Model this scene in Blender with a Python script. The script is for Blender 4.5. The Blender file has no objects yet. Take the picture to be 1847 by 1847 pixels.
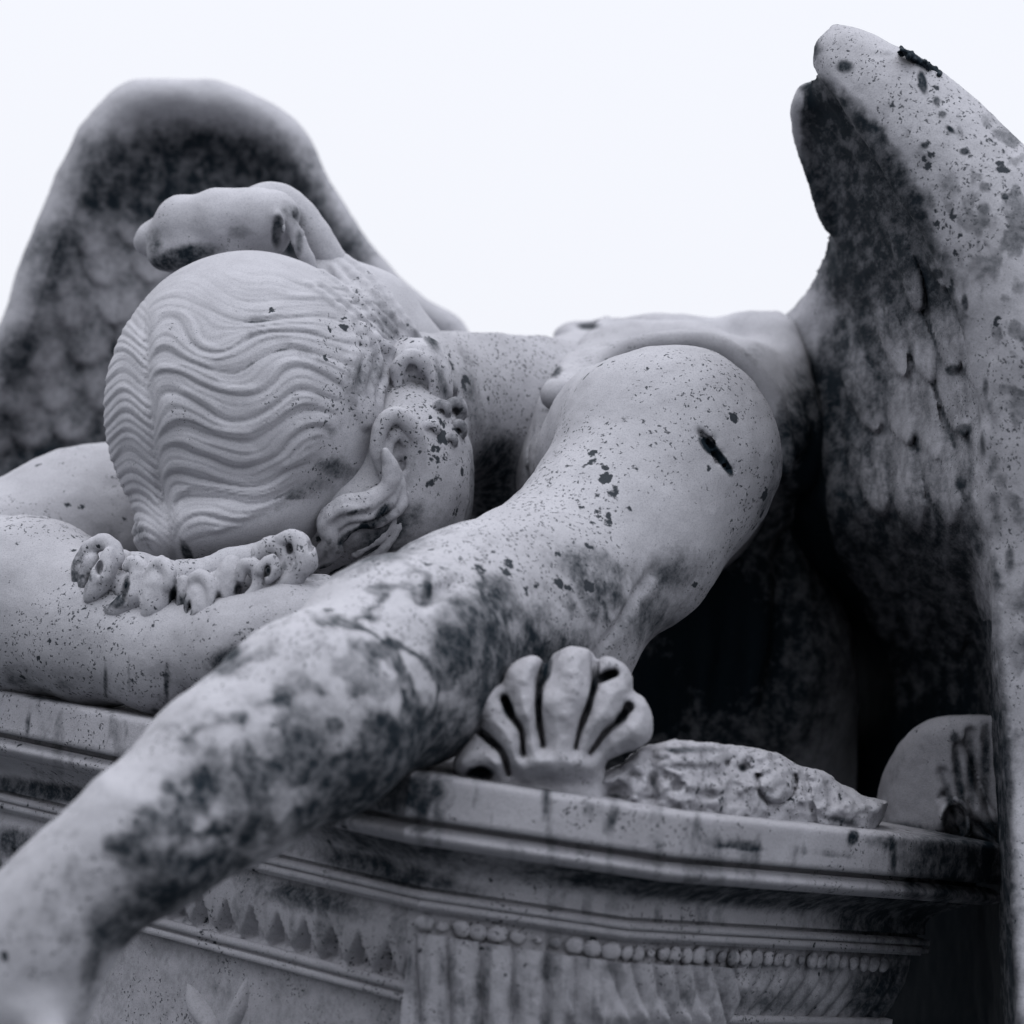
import bpy, math, time
import numpy as np
from mathutils import Matrix, Vector
T0 = time.time()
SC = bpy.context.scene
# ------------------------------------------------------------------ camera
TH = 0.1417                      # tan of half the field of view
KP = TH/923.5                    # metres per photo pixel per metre of distance
UP = np.array([.152, .987, -.039]); UP /= np.linalg.norm(UP)      # true vertical seen in the camera frame
FW = np.array([0, 0, -1.0]); YW = FW-FW.dot(UP)*UP; YW /= np.linalg.norm(YW)
XW = np.cross(YW, UP)
R = np.array([XW, YW, UP])       # camera frame -> world
CAM = np.array([0, 0, 1.36])
cam = bpy.data.cameras.new('camera'); camo = bpy.data.objects.new('camera', cam)
SC.collection.objects.link(camo); SC.camera = camo
camo.matrix_world = Matrix.Translation(Vector(CAM)) @ Matrix([list(r) for r in R]).to_4x4()
cam.sensor_width = 36; cam.lens = 18/TH; cam.clip_start = .05; cam.clip_end = 3000
cam.dof.use_dof = True; cam.dof.focus_distance = 3.2; cam.dof.aperture_fstop = 4.6
# ------------------------------------------------------------------ sky, sun, exposure
w = bpy.data.worlds.new('World'); SC.world = w; w.use_nodes = True
nt = w.node_tree; bg = nt.nodes['Background']
sky = nt.nodes.new('ShaderNodeTexSky'); sky.sky_type = 'NISHITA'; sky.sun_disc = False
SUN_EL, SUN_AZ = math.radians(62), math.radians(-28)
sky.sun_elevation = SUN_EL; sky.sun_rotation = SUN_AZ; sky.dust_density = 6; sky.air_density = 1
mx = nt.nodes.new('ShaderNodeMixRGB'); mx.inputs[0].default_value = .93
mx.inputs[2].default_value = (9.5, 9.7, 10.4, 1)      # even cloud deck
nt.links.new(sky.outputs[0], mx.inputs[1]); bg.inputs[1].default_value = .1
# an overcast sky is brighter overhead than at the horizon
tcw = nt.nodes.new('ShaderNodeTexCoord'); sx = nt.nodes.new('ShaderNodeSeparateXYZ'); mr = nt.nodes.new('ShaderNodeMapRange')
mr.inputs[1].default_value = .2; mr.inputs[2].default_value = 1; mr.inputs[3].default_value = 1; mr.inputs[4].default_value = 2.9
nt.links.new(tcw.outputs['Generated'], sx.inputs[0]); nt.links.new(sx.outputs[2], mr.inputs[0])
vm = nt.nodes.new('ShaderNodeVectorMath'); vm.operation = 'SCALE'; nt.links.new(mx.outputs[0], vm.inputs[0]); nt.links.new(mr.outputs[0], vm.inputs[3])
nt.links.new(vm.outputs[0], bg.inputs[0])
sl = bpy.data.lights.new('sun', 'SUN'); sl.energy = .5; sl.angle = math.radians(25); sl.color = (1, .98, .95)
so = bpy.data.objects.new('sun', sl); SC.collection.objects.link(so)
sd = Vector((math.sin(SUN_AZ)*math.cos(SUN_EL)*1.0, -math.cos(SUN_AZ)*math.cos(SUN_EL)*.6, math.sin(SUN_EL)))
so.rotation_euler = sd.to_track_quat('Z', 'Y').to_euler(); so.location = (-2, -2, 6)
SC.view_settings.view_transform = 'Standard'; SC.view_settings.look = 'None'
SC.view_settings.exposure = 0; SC.view_settings.gamma = 1
SC.cycles.max_bounces = 4; SC.cycles.diffuse_bounces = 2

# ------------------------------------------------------------------ helpers
def to_world(P): return P @ R.T + CAM                       # P in Blender camera frame (x, y, -depth)
def pw(px, py, d):                                           # photo pixel at a distance -> world
    return to_world(np.array([(px-923.5)*KP*d, (923.5-py)*KP*d, -d]))
def pc(px, py, d): return np.array([(px-923.5)*KP*d, (923.5-py)*KP*d, d])   # left-handed frame used by the grids
def c2px(X, Y, Z): return X/(Z*KP)+923.5, 923.5-Y/(Z*KP)

def hash3(i, j, k):
    h = (i.astype(np.int64)*374761393+j.astype(np.int64)*668265263+k.astype(np.int64)*2147483647) & 0xffffffff
    h = ((h ^ (h >> 13))*1274126177) & 0xffffffff
    h = ((h ^ (h >> 15))*2246822519) & 0xffffffff
    return ((h ^ (h >> 16)) & 0xffff)/65535.0
def vnoise(x, y, z):
    x, y, z = np.broadcast_arrays(x, y, z)
    i, j, k = np.floor(x), np.floor(y), np.floor(z); fx, fy, fz = x-i, y-j, z-k
    fx = fx*fx*(3-2*fx); fy = fy*fy*(3-2*fy); fz = fz*fz*(3-2*fz); o = 0
    for a in (0, 1):
        for b in (0, 1):
            for c in (0, 1):
                o = o+hash3(i+a, j+b, k+c)*(fx if a else 1-fx)*(fy if b else 1-fy)*(fz if c else 1-fz)
    return o
def fbm(x, y, z, n=4):
    o = 0; a = .5; s = 0
    for q in range(n):
        o = o+a*vnoise(x*2**q+q*17.3, y*2**q+q*5.1, z*2**q+q*9.7); s += a; a *= .5
    return o/s
def sstep(a, b, x):
    t = np.clip((x-a)/(b-a), 0, 1); return t*t*(3-2*t)

def surface_nets(S):
    ins = S < 0
    n = np.zeros(tuple(d-1 for d in S.shape), np.uint8)
    for a in (0, 1):
        for b in (0, 1):
            for c in (0, 1):
                n += ins[a:S.shape[0]-1+a, b:S.shape[1]-1+b, c:S.shape[2]-1+c]
    act = np.nonzero((n > 0) & (n < 8)); A = np.stack(act, 1)
    cs = np.array([[a, b, c] for a in (0, 1) for b in (0, 1) for c in (0, 1)])
    V = np.stack([S[A[:, 0]+c[0], A[:, 1]+c[1], A[:, 2]+c[2]] for c in cs], 1).astype(np.float64)
    P = np.zeros((len(A), 3)); cnt = np.zeros(len(A))
    for i in range(8):
        for j in range(i+1, 8):
            if np.abs(cs[i]-cs[j]).sum() != 1: continue
            m = (V[:, i] < 0) != (V[:, j] < 0)
            t = V[m, i]/(V[m, i]-V[m, j])
            P[m] += cs[i]+t[:, None]*(cs[j]-cs[i]); cnt[m] += 1
    P = P/cnt[:, None]+A
    sh = n.shape; lin = (A[:, 0]*sh[1]+A[:, 1])*sh[2]+A[:, 2]
    F = []
    for ax in range(3):
        s0 = [slice(None)]*3; s1 = [slice(None)]*3
        s0[ax] = slice(0, S.shape[ax]-1); s1[ax] = slice(1, S.shape[ax])
        a0 = ins[tuple(s0)]; a1 = ins[tuple(s1)]
        E = np.stack(np.nonzero(a0 != a1), 1); dirn = a0[E[:, 0], E[:, 1], E[:, 2]]
        u, v = [q for q in range(3) if q != ax]
        ok = (E[:, u] > 0) & (E[:, v] > 0) & (E[:, u] < sh[u]) & (E[:, v] < sh[v]); E = E[ok]; dirn = dirn[ok]
        quad = []
        for du, dv in ((1, 1), (0, 1), (0, 0), (1, 0)):
            C = E.copy(); C[:, u] -= du; C[:, v] -= dv
            quad.append(np.searchsorted(lin, (C[:, 0]*sh[1]+C[:, 1])*sh[2]+C[:, 2]))
        Q = np.stack(quad, 1); fl = dirn if ax != 1 else ~dirn
        Q[~fl] = Q[~fl][:, ::-1]; F.append(Q)
    return P, np.concatenate(F)

def smin(a, b, k):
    if k <= 0: return np.minimum(a, b)
    h = np.clip(.5+.5*(a-b)/k, 0, 1); return a*(1-h)+b*h-k*h*(1-h)

class Grid:                                                   # metric grid in the frame (x right, y up, z away)
    def __init__(s, lo, hi, h):
        s.lo = np.array(lo, float); s.h = h
        s.n = [int(math.ceil((hi[i]-lo[i])/h))+1 for i in range(3)]
        s.S = np.full(s.n, .2, np.float32)
        s.ax = [(s.lo[i]+h*np.arange(s.n[i])).astype(np.float32) for i in range(3)]
    def apply(s, f, lo, hi, k=0, op='add'):
        m = .03+k
        a = [int(np.clip((lo[i]-m-s.lo[i])//s.h, 0, s.n[i])) for i in range(3)]
        b = [int(np.clip((hi[i]+m-s.lo[i])//s.h+1, 0, s.n[i])) for i in range(3)]
        if any(b[i] <= a[i] for i in range(3)): return
        sl = tuple(slice(a[i], b[i]) for i in range(3))
        X = s.ax[0][sl[0], None, None]; Y = s.ax[1][None, sl[1], None]; Z = s.ax[2][None, None, sl[2]]
        v = f(X, Y, Z); o = s.S[sl]
        if op == 'add': s.S[sl] = smin(o, v, k)
        elif op == 'sub': s.S[sl] = -smin(-o, v, k)
        elif op == 'disp': s.S[sl] = o+v
    def cap(s, p0, p1, r0, r1, k=.02, op='add'):
        p0 = np.array(p0); p1 = np.array(p1); d = p1-p0; L = d.dot(d)+1e-9
        def f(X, Y, Z):
            t = np.clip(((X-p0[0])*d[0]+(Y-p0[1])*d[1]+(Z-p0[2])*d[2])/L, 0, 1)
            return np.sqrt((X-p0[0]-t*d[0])**2+(Y-p0[1]-t*d[1])**2+(Z-p0[2]-t*d[2])**2)-(r0+(r1-r0)*t)
        r = max(r0, r1)
        s.apply(f, np.minimum(p0, p1)-r, np.maximum(p0, p1)+r, k, op)
    def chain(s, pts, k=.02, op='add', kk=None):               # pts: (px, py, depth, radius in px)
        for i in range(len(pts)-1):
            a, b = pts[i], pts[i+1]
            s.cap(pc(*a[:3]), pc(*b[:3]), a[3]*KP*a[2], b[3]*KP*b[2], k if (i == 0 or kk is None) else kk, op)
    def curve(s, pts, k=.004, op='add', sub=4):                 # smooth chain through the points
        s.chain(catmull(pts, sub), k, op)
    def ell(s, c, r, k=.02, op='add', rot=0, rotx=0):
        c = np.array(c, float); r = np.array(r, float); ca, sa = math.cos(rot), math.sin(rot); cb, sb = math.cos(rotx), math.sin(rotx)
        def f(X, Y, Z):
            x = X-c[0]; y = Y-c[1]; z = Z-c[2]
            x, y = ca*x+sa*y, -sa*x+ca*y
            x, z = cb*x+sb*z, -sb*x+cb*z
            k0 = np.sqrt((x/r[0])**2+(y/r[1])**2+(z/r[2])**2)
            k1 = np.sqrt((x/r[0]**2)**2+(y/r[1]**2)**2+(z/r[2]**2)**2)+1e-6
            return k0*(k0-1)/k1
        q = max(r) if (rot or rotx) else r
        s.apply(f, c-q, c+q, k, op)
    def depth(s, px, py, default=3.3):                          # first surface along the line of sight
        for d in np.arange(s.lo[2]+.01, s.ax[2][-1]-.01, s.h*.7):
            p = pc(px, py, d); i = np.round((p-s.lo)/s.h).astype(int)
            if np.all(i >= 0) and np.all(i < s.n) and s.S[tuple(i)] < 0: return d
        return default
    def mesh(s):
        P, F = surface_nets(np.pad(s.S, 1, constant_values=.1)); P = (P-1)*s.h+s.lo
        P[:, 2] *= -1; return P, F
def catmull(pts, sub=4):
    P = np.array(pts, float); P = np.vstack([2*P[0]-P[1], P, 2*P[-1]-P[-2]]); o = []
    for i in range(1, len(P)-2):
        for q in range(sub):
            t = q/sub
            o.append(.5*((2*P[i])+(-P[i-1]+P[i+1])*t+(2*P[i-1]-5*P[i]+4*P[i+1]-P[i+2])*t*t+(-P[i-1]+3*P[i]-3*P[i+1]+P[i+2])*t**3))
    o.append(P[-2]); return [tuple(q) for q in o]

class PGrid:                                                   # grid over photo pixels and distance (a frustum), for slab-like carvings
    def __init__(s, x0, x1, y0, y1, d0, d1, hp, hd):
        s.px = np.arange(x0, x1+hp, hp, dtype=np.float32); s.py = np.arange(y0, y1+hp, hp, dtype=np.float32); s.d = np.arange(d0, d1+hd, hd, dtype=np.float32)
        s.hp, s.hd = hp, hd
        s.S = np.full((len(s.px), len(s.py), len(s.d)), .2, np.float32)
        s.X, s.Y = np.meshgrid(s.px, s.py, indexing='ij')
    def slab(s, d2, mid, front, back, rr, k=.004):
        """d2: signed pixel distance to the outline; mid/front/back: arrays of distance, half thickness to the front and to the back"""
        gx, gy = np.gradient(mid, s.hp*KP*float(s.d.mean())); g = np.sqrt(1+np.minimum(gx*gx+gy*gy, 9))
        for i, d in enumerate(s.d):
            z = (d-mid)
            q1 = d2*KP*d+rr; q2 = np.where(z > 0, z-back, -z-front)/g+rr
            v = np.minimum(np.maximum(q1, q2), 0)+np.sqrt(np.maximum(q1, 0)**2+np.maximum(q2, 0)**2)-rr
            s.S[:, :, i] = smin(s.S[:, :, i], v, k)
    def cap(s, a, b, k=.01, op='add', flat=1):
        p0, p1 = pc(*a[:3]), pc(*b[:3]); r0, r1 = a[3]*KP*a[2], b[3]*KP*b[2]; d = p1-p0; L = d.dot(d)+1e-9
        m = max(a[3], b[3])+40
        i0, i1 = np.searchsorted(s.px, [min(a[0], b[0])-m, max(a[0], b[0])+m]); j0, j1 = np.searchsorted(s.py, [min(a[1], b[1])-m, max(a[1], b[1])+m])
        if i1 <= i0 or j1 <= j0: return
        D = s.d[None, None, :]; X = (s.px[i0:i1, None, None]-923.5)*KP*D; Y = (923.5-s.py[None, j0:j1, None])*KP*D
        t = np.clip(((X-p0[0])*d[0]+(Y-p0[1])*d[1]+(D-p0[2])*d[2])/L, 0, 1)
        v = np.sqrt((X-p0[0]-t*d[0])**2+(Y-p0[1]-t*d[1])**2+((D-p0[2]-t*d[2])*flat)**2)-(r0+(r1-r0)*t)
        o = s.S[i0:i1, j0:j1]
        s.S[i0:i1, j0:j1] = smin(o, v, k) if op == 'add' else -smin(-o, v, k)
    def chain(s, pts, k=.01, op='add', flat=1):
        for i in range(len(pts)-1): s.cap(pts[i], pts[i+1], k, op, flat)
    def mesh(s):
        P, F = surface_nets(np.pad(s.S, 1, constant_values=.1)); P = P-1
        px = s.px[0]+P[:, 0]*s.hp; py = s.py[0]+P[:, 1]*s.hp; d = s.d[0]+P[:, 2]*s.hd
        F = F[:, ::-1]
        return np.stack([(px-923.5)*KP*d, (923.5-py)*KP*d, -d], 1), F
def poly_sd(poly, X, Y):
    poly = np.array(poly, float); d = np.full(X.shape, 1e9); ins = np.zeros(X.shape, bool)
    for i in range(len(poly)):
        a = poly[i-1]; b = poly[i]; e = b-a
        t = np.clip(((X-a[0])*e[0]+(Y-a[1])*e[1])/(e.dot(e)+1e-9), 0, 1)
        d = np.minimum(d, np.hypot(X-a[0]-t*e[0], Y-a[1]-t*e[1]))
        c = ((a[1] > Y) != (b[1] > Y)) & (X < (b[0]-a[0])*(Y-a[1])/(b[1]-a[1]+1e-12)+a[0]); ins ^= c
    return np.where(ins, -d, d)

def make_mesh(name, P, F, mat, parent=None, base=None, stain_shade=None, speck=None, world=False, smooth=True):
    W = P if world else to_world(P)
    b = np.zeros(3) if base is None else np.asarray(base)
    me = bpy.data.meshes.new(name); F = np.asarray(F, np.int32)
    me.vertices.add(len(W)); me.vertices.foreach_set('co', (W-b).astype(np.float32).ravel())
    me.loops.add(F.size); me.loops.foreach_set('vertex_index', F.ravel())
    me.polygons.add(len(F)); me.polygons.foreach_set('loop_start', np.arange(0, F.size, F.shape[1], dtype=np.int32))
    me.polygons.foreach_set('use_smooth', np.full(len(F), smooth))
    me.update(calc_edges=True); me.validate()
    for nm, v in (('stain_shade', stain_shade), ('speck', speck)):
        if v is not None:
            at = me.attributes.new(nm, 'FLOAT', 'POINT'); at.data.foreach_set('value', np.broadcast_to(v, len(W)).astype(np.float32))
    me.materials.append(mat)
    o = bpy.data.objects.new(name, me); SC.collection.objects.link(o)
    if parent: o.parent = parent
    return o
def vpx(P):                                                    # photo pixel of camera-frame vertices
    return P[:, 0]/(-P[:, 2]*KP)+923.5, 923.5-P[:, 1]/(-P[:, 2]*KP), -P[:, 2]
def blobs(x, y, L):                                            # soft patches: (px, py, rx, ry, angle, strength)
    o = np.zeros_like(x)
    for (cx, cy, rx, ry, an, st) in L:
        c, s = math.cos(math.radians(an)), math.sin(math.radians(an)); u = (x-cx)*c+(y-cy)*s; v = -(x-cx)*s+(y-cy)*c
        o = np.maximum(o, st*np.exp(-((u/rx)**2+(v/ry)**2)**1.3))
    return o
def empty(name, loc, label, cat, group=None):
    o = bpy.data.objects.new(name, None); SC.collection.objects.link(o); o.location = loc; o.empty_display_size = .1
    o['label'] = label; o['category'] = cat
    if group: o['group'] = group
    return o

# ------------------------------------------------------------------ materials
def stone(name, base=(.345, .346, .372), dark=(.005, .010, .015), grain=1.0, stretch=None, veins=0.0, speck_scale=95):
    m = bpy.data.materials.new(name); m.use_nodes = True; t = m.node_tree; N = t.nodes; Lk = t.links
    b = N['Principled BSDF']; b.inputs['Roughness'].default_value = .85; b.inputs['Specular IOR Level'].default_value = .1
    tc = N.new('ShaderNodeTexCoord'); geo = N.new('ShaderNodeNewGeometry')
    pos = geo.outputs['Position']
    if stretch:                                                 # veining of the block runs along one axis
        vs_ = N.new('ShaderNodeVectorMath'); vs_.operation = 'MULTIPLY'; vs_.inputs[1].default_value = stretch; Lk.new(pos, vs_.inputs[0]); pos = vs_.outputs[0]
    def noise(sc, det=4, rough=.6, v=None):
        n = N.new('ShaderNodeTexNoise'); n.inputs['Scale'].default_value = sc; n.inputs['Detail'].default_value = det; n.inputs['Roughness'].default_value = rough
        Lk.new(v or pos, n.inputs['Vector']); return n.outputs['Fac']
    def math_(op, a, b_=None, c=None):
        n = N.new('ShaderNodeMath'); n.operation = op
        for i, q in enumerate((a, b_, c)):
            if q is None: continue
            if isinstance(q, (int, float)): n.inputs[i].default_value = q
            else: Lk.new(q, n.inputs[i])
        return n.outputs[0]
    def ramp(v, lo, hi):
        n = N.new('ShaderNodeMapRange'); n.interpolation_type = 'SMOOTHSTEP'; Lk.new(v, n.inputs[0])
        n.inputs[1].default_value = lo; n.inputs[2].default_value = hi; return n.outputs[0]
    def attr(a):
        n = N.new('ShaderNodeAttribute'); n.attribute_name = a; return n.outputs['Fac']
    def mixc(f, a, c):
        n = N.new('ShaderNodeMixRGB'); Lk.new(f, n.inputs[0])
        for i, q in ((1, a), (2, c)):
            if isinstance(q, tuple): n.inputs[i].default_value = (*q, 1)
            else: Lk.new(q, n.inputs[i])
        return n.outputs[0]
    st, sp = attr('stain_shade'), attr('speck')
    big = noise(9, 5); mid = noise(38, 6, .7); fine = noise(160, 4, .7); grn = noise(800, 2, .6)
    # pale marble clouded with grey
    col = mixc(ramp(big, .3, .75), base, tuple(c*.80 for c in base))
    col = mixc(math_('MULTIPLY', ramp(mid, .45, .85), .5), col, tuple(c*.6 for c in base))
    col = mixc(math_('MULTIPLY', ramp(grn, .46, .66), .42), col, tuple(c*.55 for c in base))
    # mask of stains and painted shade, broken up by noise
    f = math_('ADD', st, math_('MULTIPLY', math_('SUBTRACT', mid, .5), .62))
    f = math_('ADD', f, math_('MULTIPLY', math_('SUBTRACT', fine, .5), .36))
    crust_shade = ramp(f, .22, .78)
    crust_shade = math_('MULTIPLY', crust_shade, math_('MINIMUM', 1, math_('ADD', math_('ADD', .66, ramp(st, .95, 1.3)), math_('MULTIPLY', ramp(noise(70, 5, .7), .3, .6), .33))))
    # lichen spots
    vo = N.new('ShaderNodeTexVoronoi'); vo.inputs['Scale'].default_value = speck_scale
    wv = N.new('ShaderNodeVectorMath'); wv.operation = 'MULTIPLY_ADD'
    nn = N.new('ShaderNodeTexNoise'); nn.inputs['Scale'].default_value = 170; nn.inputs['Detail'].default_value = 4; Lk.new(geo.outputs['Position'], nn.inputs['Vector'])
    Lk.new(nn.outputs['Color'], wv.inputs[0]); wv.inputs[1].default_value = (.013, .013, .013); Lk.new(geo.outputs['Position'], wv.inputs[2]); Lk.new(wv.outputs[0], vo.inputs['Vector'])
    cl = ramp(noise(20, 4), .44, .66)
    thr = math_('MULTIPLY', math_('MULTIPLY', cl, sp), .60)
    sepc = N.new('ShaderNodeSeparateColor'); Lk.new(vo.outputs['Color'], sepc.inputs[0])
    thr = math_('MULTIPLY', thr, math_('POWER', sepc.outputs[0], 1.6))
    spots = ramp(math_('SUBTRACT', thr, vo.outputs['Distance']), -.07, .06)
    spots = math_('MULTIPLY', spots, math_('GREATER_THAN', thr, .05))
    vo2 = N.new('ShaderNodeTexVoronoi'); vo2.inputs['Scale'].default_value = 290; Lk.new(wv.outputs[0], vo2.inputs['Vector'])
    s2 = N.new('ShaderNodeSeparateColor'); Lk.new(vo2.outputs['Color'], s2.inputs[0])
    t2 = math_('MULTIPLY', math_('MULTIPLY', math_('GREATER_THAN', s2.outputs[1], .62), ramp(math_('ADD', noise(14, 3), math_('MULTIPLY', sp, .3)), .50, .8)), .4)
    sp2 = ramp(math_('SUBTRACT', t2, vo2.outputs['Distance']), -.05, .12)
    dk = math_('MAXIMUM', crust_shade, math_('MAXIMUM', math_('MULTIPLY', spots, .92), math_('MULTIPLY', sp2, .8)))
    if veins:
        vn = noise(17, 3, .5); rg = math_('ABSOLUTE', math_('SUBTRACT', vn, .5))
        vv = math_('MULTIPLY', math_('SUBTRACT', 1, ramp(rg, .0, .035)), math_('MULTIPLY', ramp(noise(11, 2), .42, .62), veins))
        dk = math_('MAXIMUM', dk, vv)
    col = mixc(dk, col, dark)
    Lk.new(col, b.inputs['Base Color'])
    h = math_('ADD', math_('MULTIPLY', mid, .5), math_('ADD', math_('MULTIPLY', fine, .35), math_('MULTIPLY', grn, .25)))
    h = math_('SUBTRACT', h, math_('MULTIPLY', dk, .35))
    bp = N.new('ShaderNodeBump'); bp.inputs['Strength'].default_value = .6*grain; bp.inputs['Distance'].default_value = .002
    Lk.new(h, bp.inputs['Height']); Lk.new(bp.outputs[0], b.inputs['Normal'])
    return m
M_SKIN = stone('weathered_marble')
M_ARM = stone('stained_marble', speck_scale=75)
M_HAIR = stone('carved_marble', base=(.365, .366, .394), grain=.9)
M_WING = stone('feather_marble', speck_scale=80, stretch=(1.0, .28, .9))
M_ALT = stone('altar_marble', base=(.31, .31, .335), grain=1.6, speck_scale=80)
M_BLK = stone('black_crust', base=(.03, .04, .055))

BASE_A = np.array([0.1, 3.9, 0.0])
angel = empty('angel_statue', BASE_A, 'weathered pale marble winged angel slumped over the altar, one arm hanging down', 'statue')
# ================================================================== BODY (one mesh)
B = Grid((-.66, -.52, 2.5), (.36, .17, 3.95), .0033)
SH = (1203, 828, 3.24)
B.ell(pc(930, 755, 3.78), (.17, .107, .16), .02); B.ell(pc(775, 640, 3.86), (.045, .055, .08), .03)                         # nape and upper back
B.ell(pc(1120, 860, 3.60), (.15, .125, .16), .05)
B.ell(pc(900, 880, 3.62), (.09, .08, .1), .03)
B.ell(pc(*SH), (.096, .098, .10), .04)
B.ell(pc(1105, 772, 3.34), (.055, .060, .07), .06)
B.ell(pc(1085, 860, 3.38), (.06, .06, .07), .05)
B.chain([(1203, 828, 3.24, 188), (1115, 965, 3.18, 174), (1000, 1070, 3.12, 167)], .03)
B.chain([(1000, 1070, 3.12, 167), (953, 1095, 3.08, 163), (840, 1130, 3.02, 167), (716, 1196, 2.91, 177)], .03, kk=.03)
B.chain([(716, 1196, 2.91, 177), (558, 1302, 2.79, 171), (410, 1403, 2.73, 150), (256, 1517, 2.68, 124), (128, 1616, 2.67, 108)], .03)
B.ell(pc(1010, 1200, 3.11), (.05, .05, .05), .04)                         # elbow point
# hanging hand
B.chain([(128, 1616, 2.67, 106), (70, 1700, 2.665, 112), (30, 1800, 2.67, 112), (5, 1890, 2.68, 95)], .03)
for (x0, y0, x1, y1, x2, y2, z, r) in ((70, 1890, 85, 2010, 70, 2090, 2.64, 30), (15, 1910, 15, 2050, -5, 2140, 2.65, 32), (-40, 1905, -55, 2040, -75, 2120, 2.68, 30), (-85, 1880, -115, 1990, -130, 2060, 2.71, 26)):
    B.chain([(x0, y0-60, z, r+6), (x0, y0, z, r), (x1, y1, z+.01, r-3), (x2, y2, z+.03, r-8)], .008)
B.chain([(70, 1830, 2.63, 45), (110, 1920, 2.61, 34), (125, 2000, 2.61, 27)], .012)
# far arm folded on the ledge
B.chain([(760, 800, 3.72, 130), (430, 880, 3.62, 145), (150, 968, 3.54, 150), (-80, 1050, 3.46, 150), (-190, 1090, 3.42, 140)], .03)
B.chain([(-190, 1095, 3.40, 148), (-60, 1085, 3.35, 158), (60, 1095, 3.31, 158), (180, 1140, 3.24, 128), (300, 1182, 3.17, 100), (430, 1165, 3.11, 82)], .012, kk=.02)
B.chain([(430, 1165, 3.11, 80), (520, 1130, 3.10, 72), (620, 1110, 3.12, 62)], .02)
for q in range(4):
    B.chain([(600, 1080+q*22, 3.11+q*.006, 30), (690, 1075+q*26, 3.14, 22), (740, 1090+q*28, 3.17, 18)], .006)
B.chain([(480, 1110, 3.13, 40), (530, 1070, 3.15, 34), (585, 1062, 3.17, 26)], .01)   # thumb
# neck, skull, face
B.ell(pc(455, 745, 3.35), (.128, .142, .135), .02)
B.chain([(700, 740, 3.42, 165), (860, 740, 3.55, 150), (1010, 790, 3.62, 160)], .04)
B.ell(pc(742, 850, 3.33), (.058, .090, .085), .02, rot=.1)                     # cheek and jaw
B.ell(pc(650, 930, 3.33), (.07, .055, .09), .03)
B.ell(pc(500, 985, 3.36), (.10, .045, .09), .03)                       # brow, face towards the arm
B.ell(pc(560, 1075, 3.36), (.016, .03, .018), .015)                    # nose
B.ell(pc(690, 1010, 3.36), (.03, .02, .03), .015)                     # chin
# ear
de = B.depth(715, 810)
B.ell(pc(718, 812, de+.012), (.024, .038, .022), .006)
B.ell(pc(716, 806, de-.012), (.013, .024, .014), .003, 'sub')
B.curve([(700, 868, de-.002, 9), (680, 815, de-.010, 10), (690, 765, de-.012, 11), (718, 748, de-.010, 12), (748, 778, de-.006, 11), (757, 822, de, 10), (748, 868, de+.004, 10)], .003)
B.curve([(705, 845, de-.004, 7), (700, 810, de-.006, 7), (716, 780, de-.004, 7), (735, 800, de-.002, 6)], .003)
B.ell(pc(722, 838, de-.001), (.006, .008, .008), .003, 'sub')
# rough mark on the shoulder
rg0 = np.random.RandomState(8)
for i in range(16):
    t = i/15; wd_ = 7*math.sin(math.pi*min(1, .15+t*.85))+2; off_ = 7 if t < .45 else -5
    x = 1254+t*70+rg0.uniform(-4, 4)+off_*.7; y = 782+t*70+rg0.uniform(-4, 4)-off_*.7
    rr = wd_*rg0.uniform(.45, 1.15)*KP*3.15; B.ell(pc(x, y, B.depth(x, y)+.001), (rr, rr*1.25, .006), .0008, 'sub')
# collar-bone hollow, elbow creases, slight unevenness
B.cap(pc(60, 935, 3.30), pc(150, 975, 3.36), .004, .004, .006, 'sub')
for a in ((1090, 1165, 1180, 1030), (760, 1090, 835, 1040)):
    d0 = B.depth(a[0], a[1]); d1 = B.depth(a[2], a[3]); B.cap(pc(a[0], a[1], d0-.001), pc(a[2], a[3], d1-.001), .003, .002, .01, 'sub')
P, F = B.mesh()
nz = fbm(P[:, 0]*16, P[:, 1]*16, P[:, 2]*16, 4)-.5
nz2 = fbm(P[:, 0]*60, P[:, 1]*60, P[:, 2]*60, 3)-.5
def relax(P, F, n=2):
    for _ in range(n):
        a = np.zeros_like(P); c = np.zeros(len(P))
        for i in range(4):
            np.add.at(a, F[:, i], P[F[:, (i+1) % 4]]); np.add.at(c, F[:, i], 1)
            np.add.at(a, F[:, i], P[F[:, (i-1) % 4]]); np.add.at(c, F[:, i], 1)
        P = P*.4+.6*a/np.maximum(c, 1)[:, None]
    return P
def vnorm(P, F):
    n = np.zeros_like(P); fn = np.cross(P[F[:, 2]]-P[F[:, 0]], P[F[:, 3]]-P[F[:, 1]])
    for i in range(4): np.add.at(n, F[:, i], fn)
    return n/(np.linalg.norm(n, axis=1)[:, None]+1e-12)
nv = vnorm(P, F); P = P+nv*(nz*.0085+nz2*.0018)[:, None]
x, y, d = vpx(P)
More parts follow.
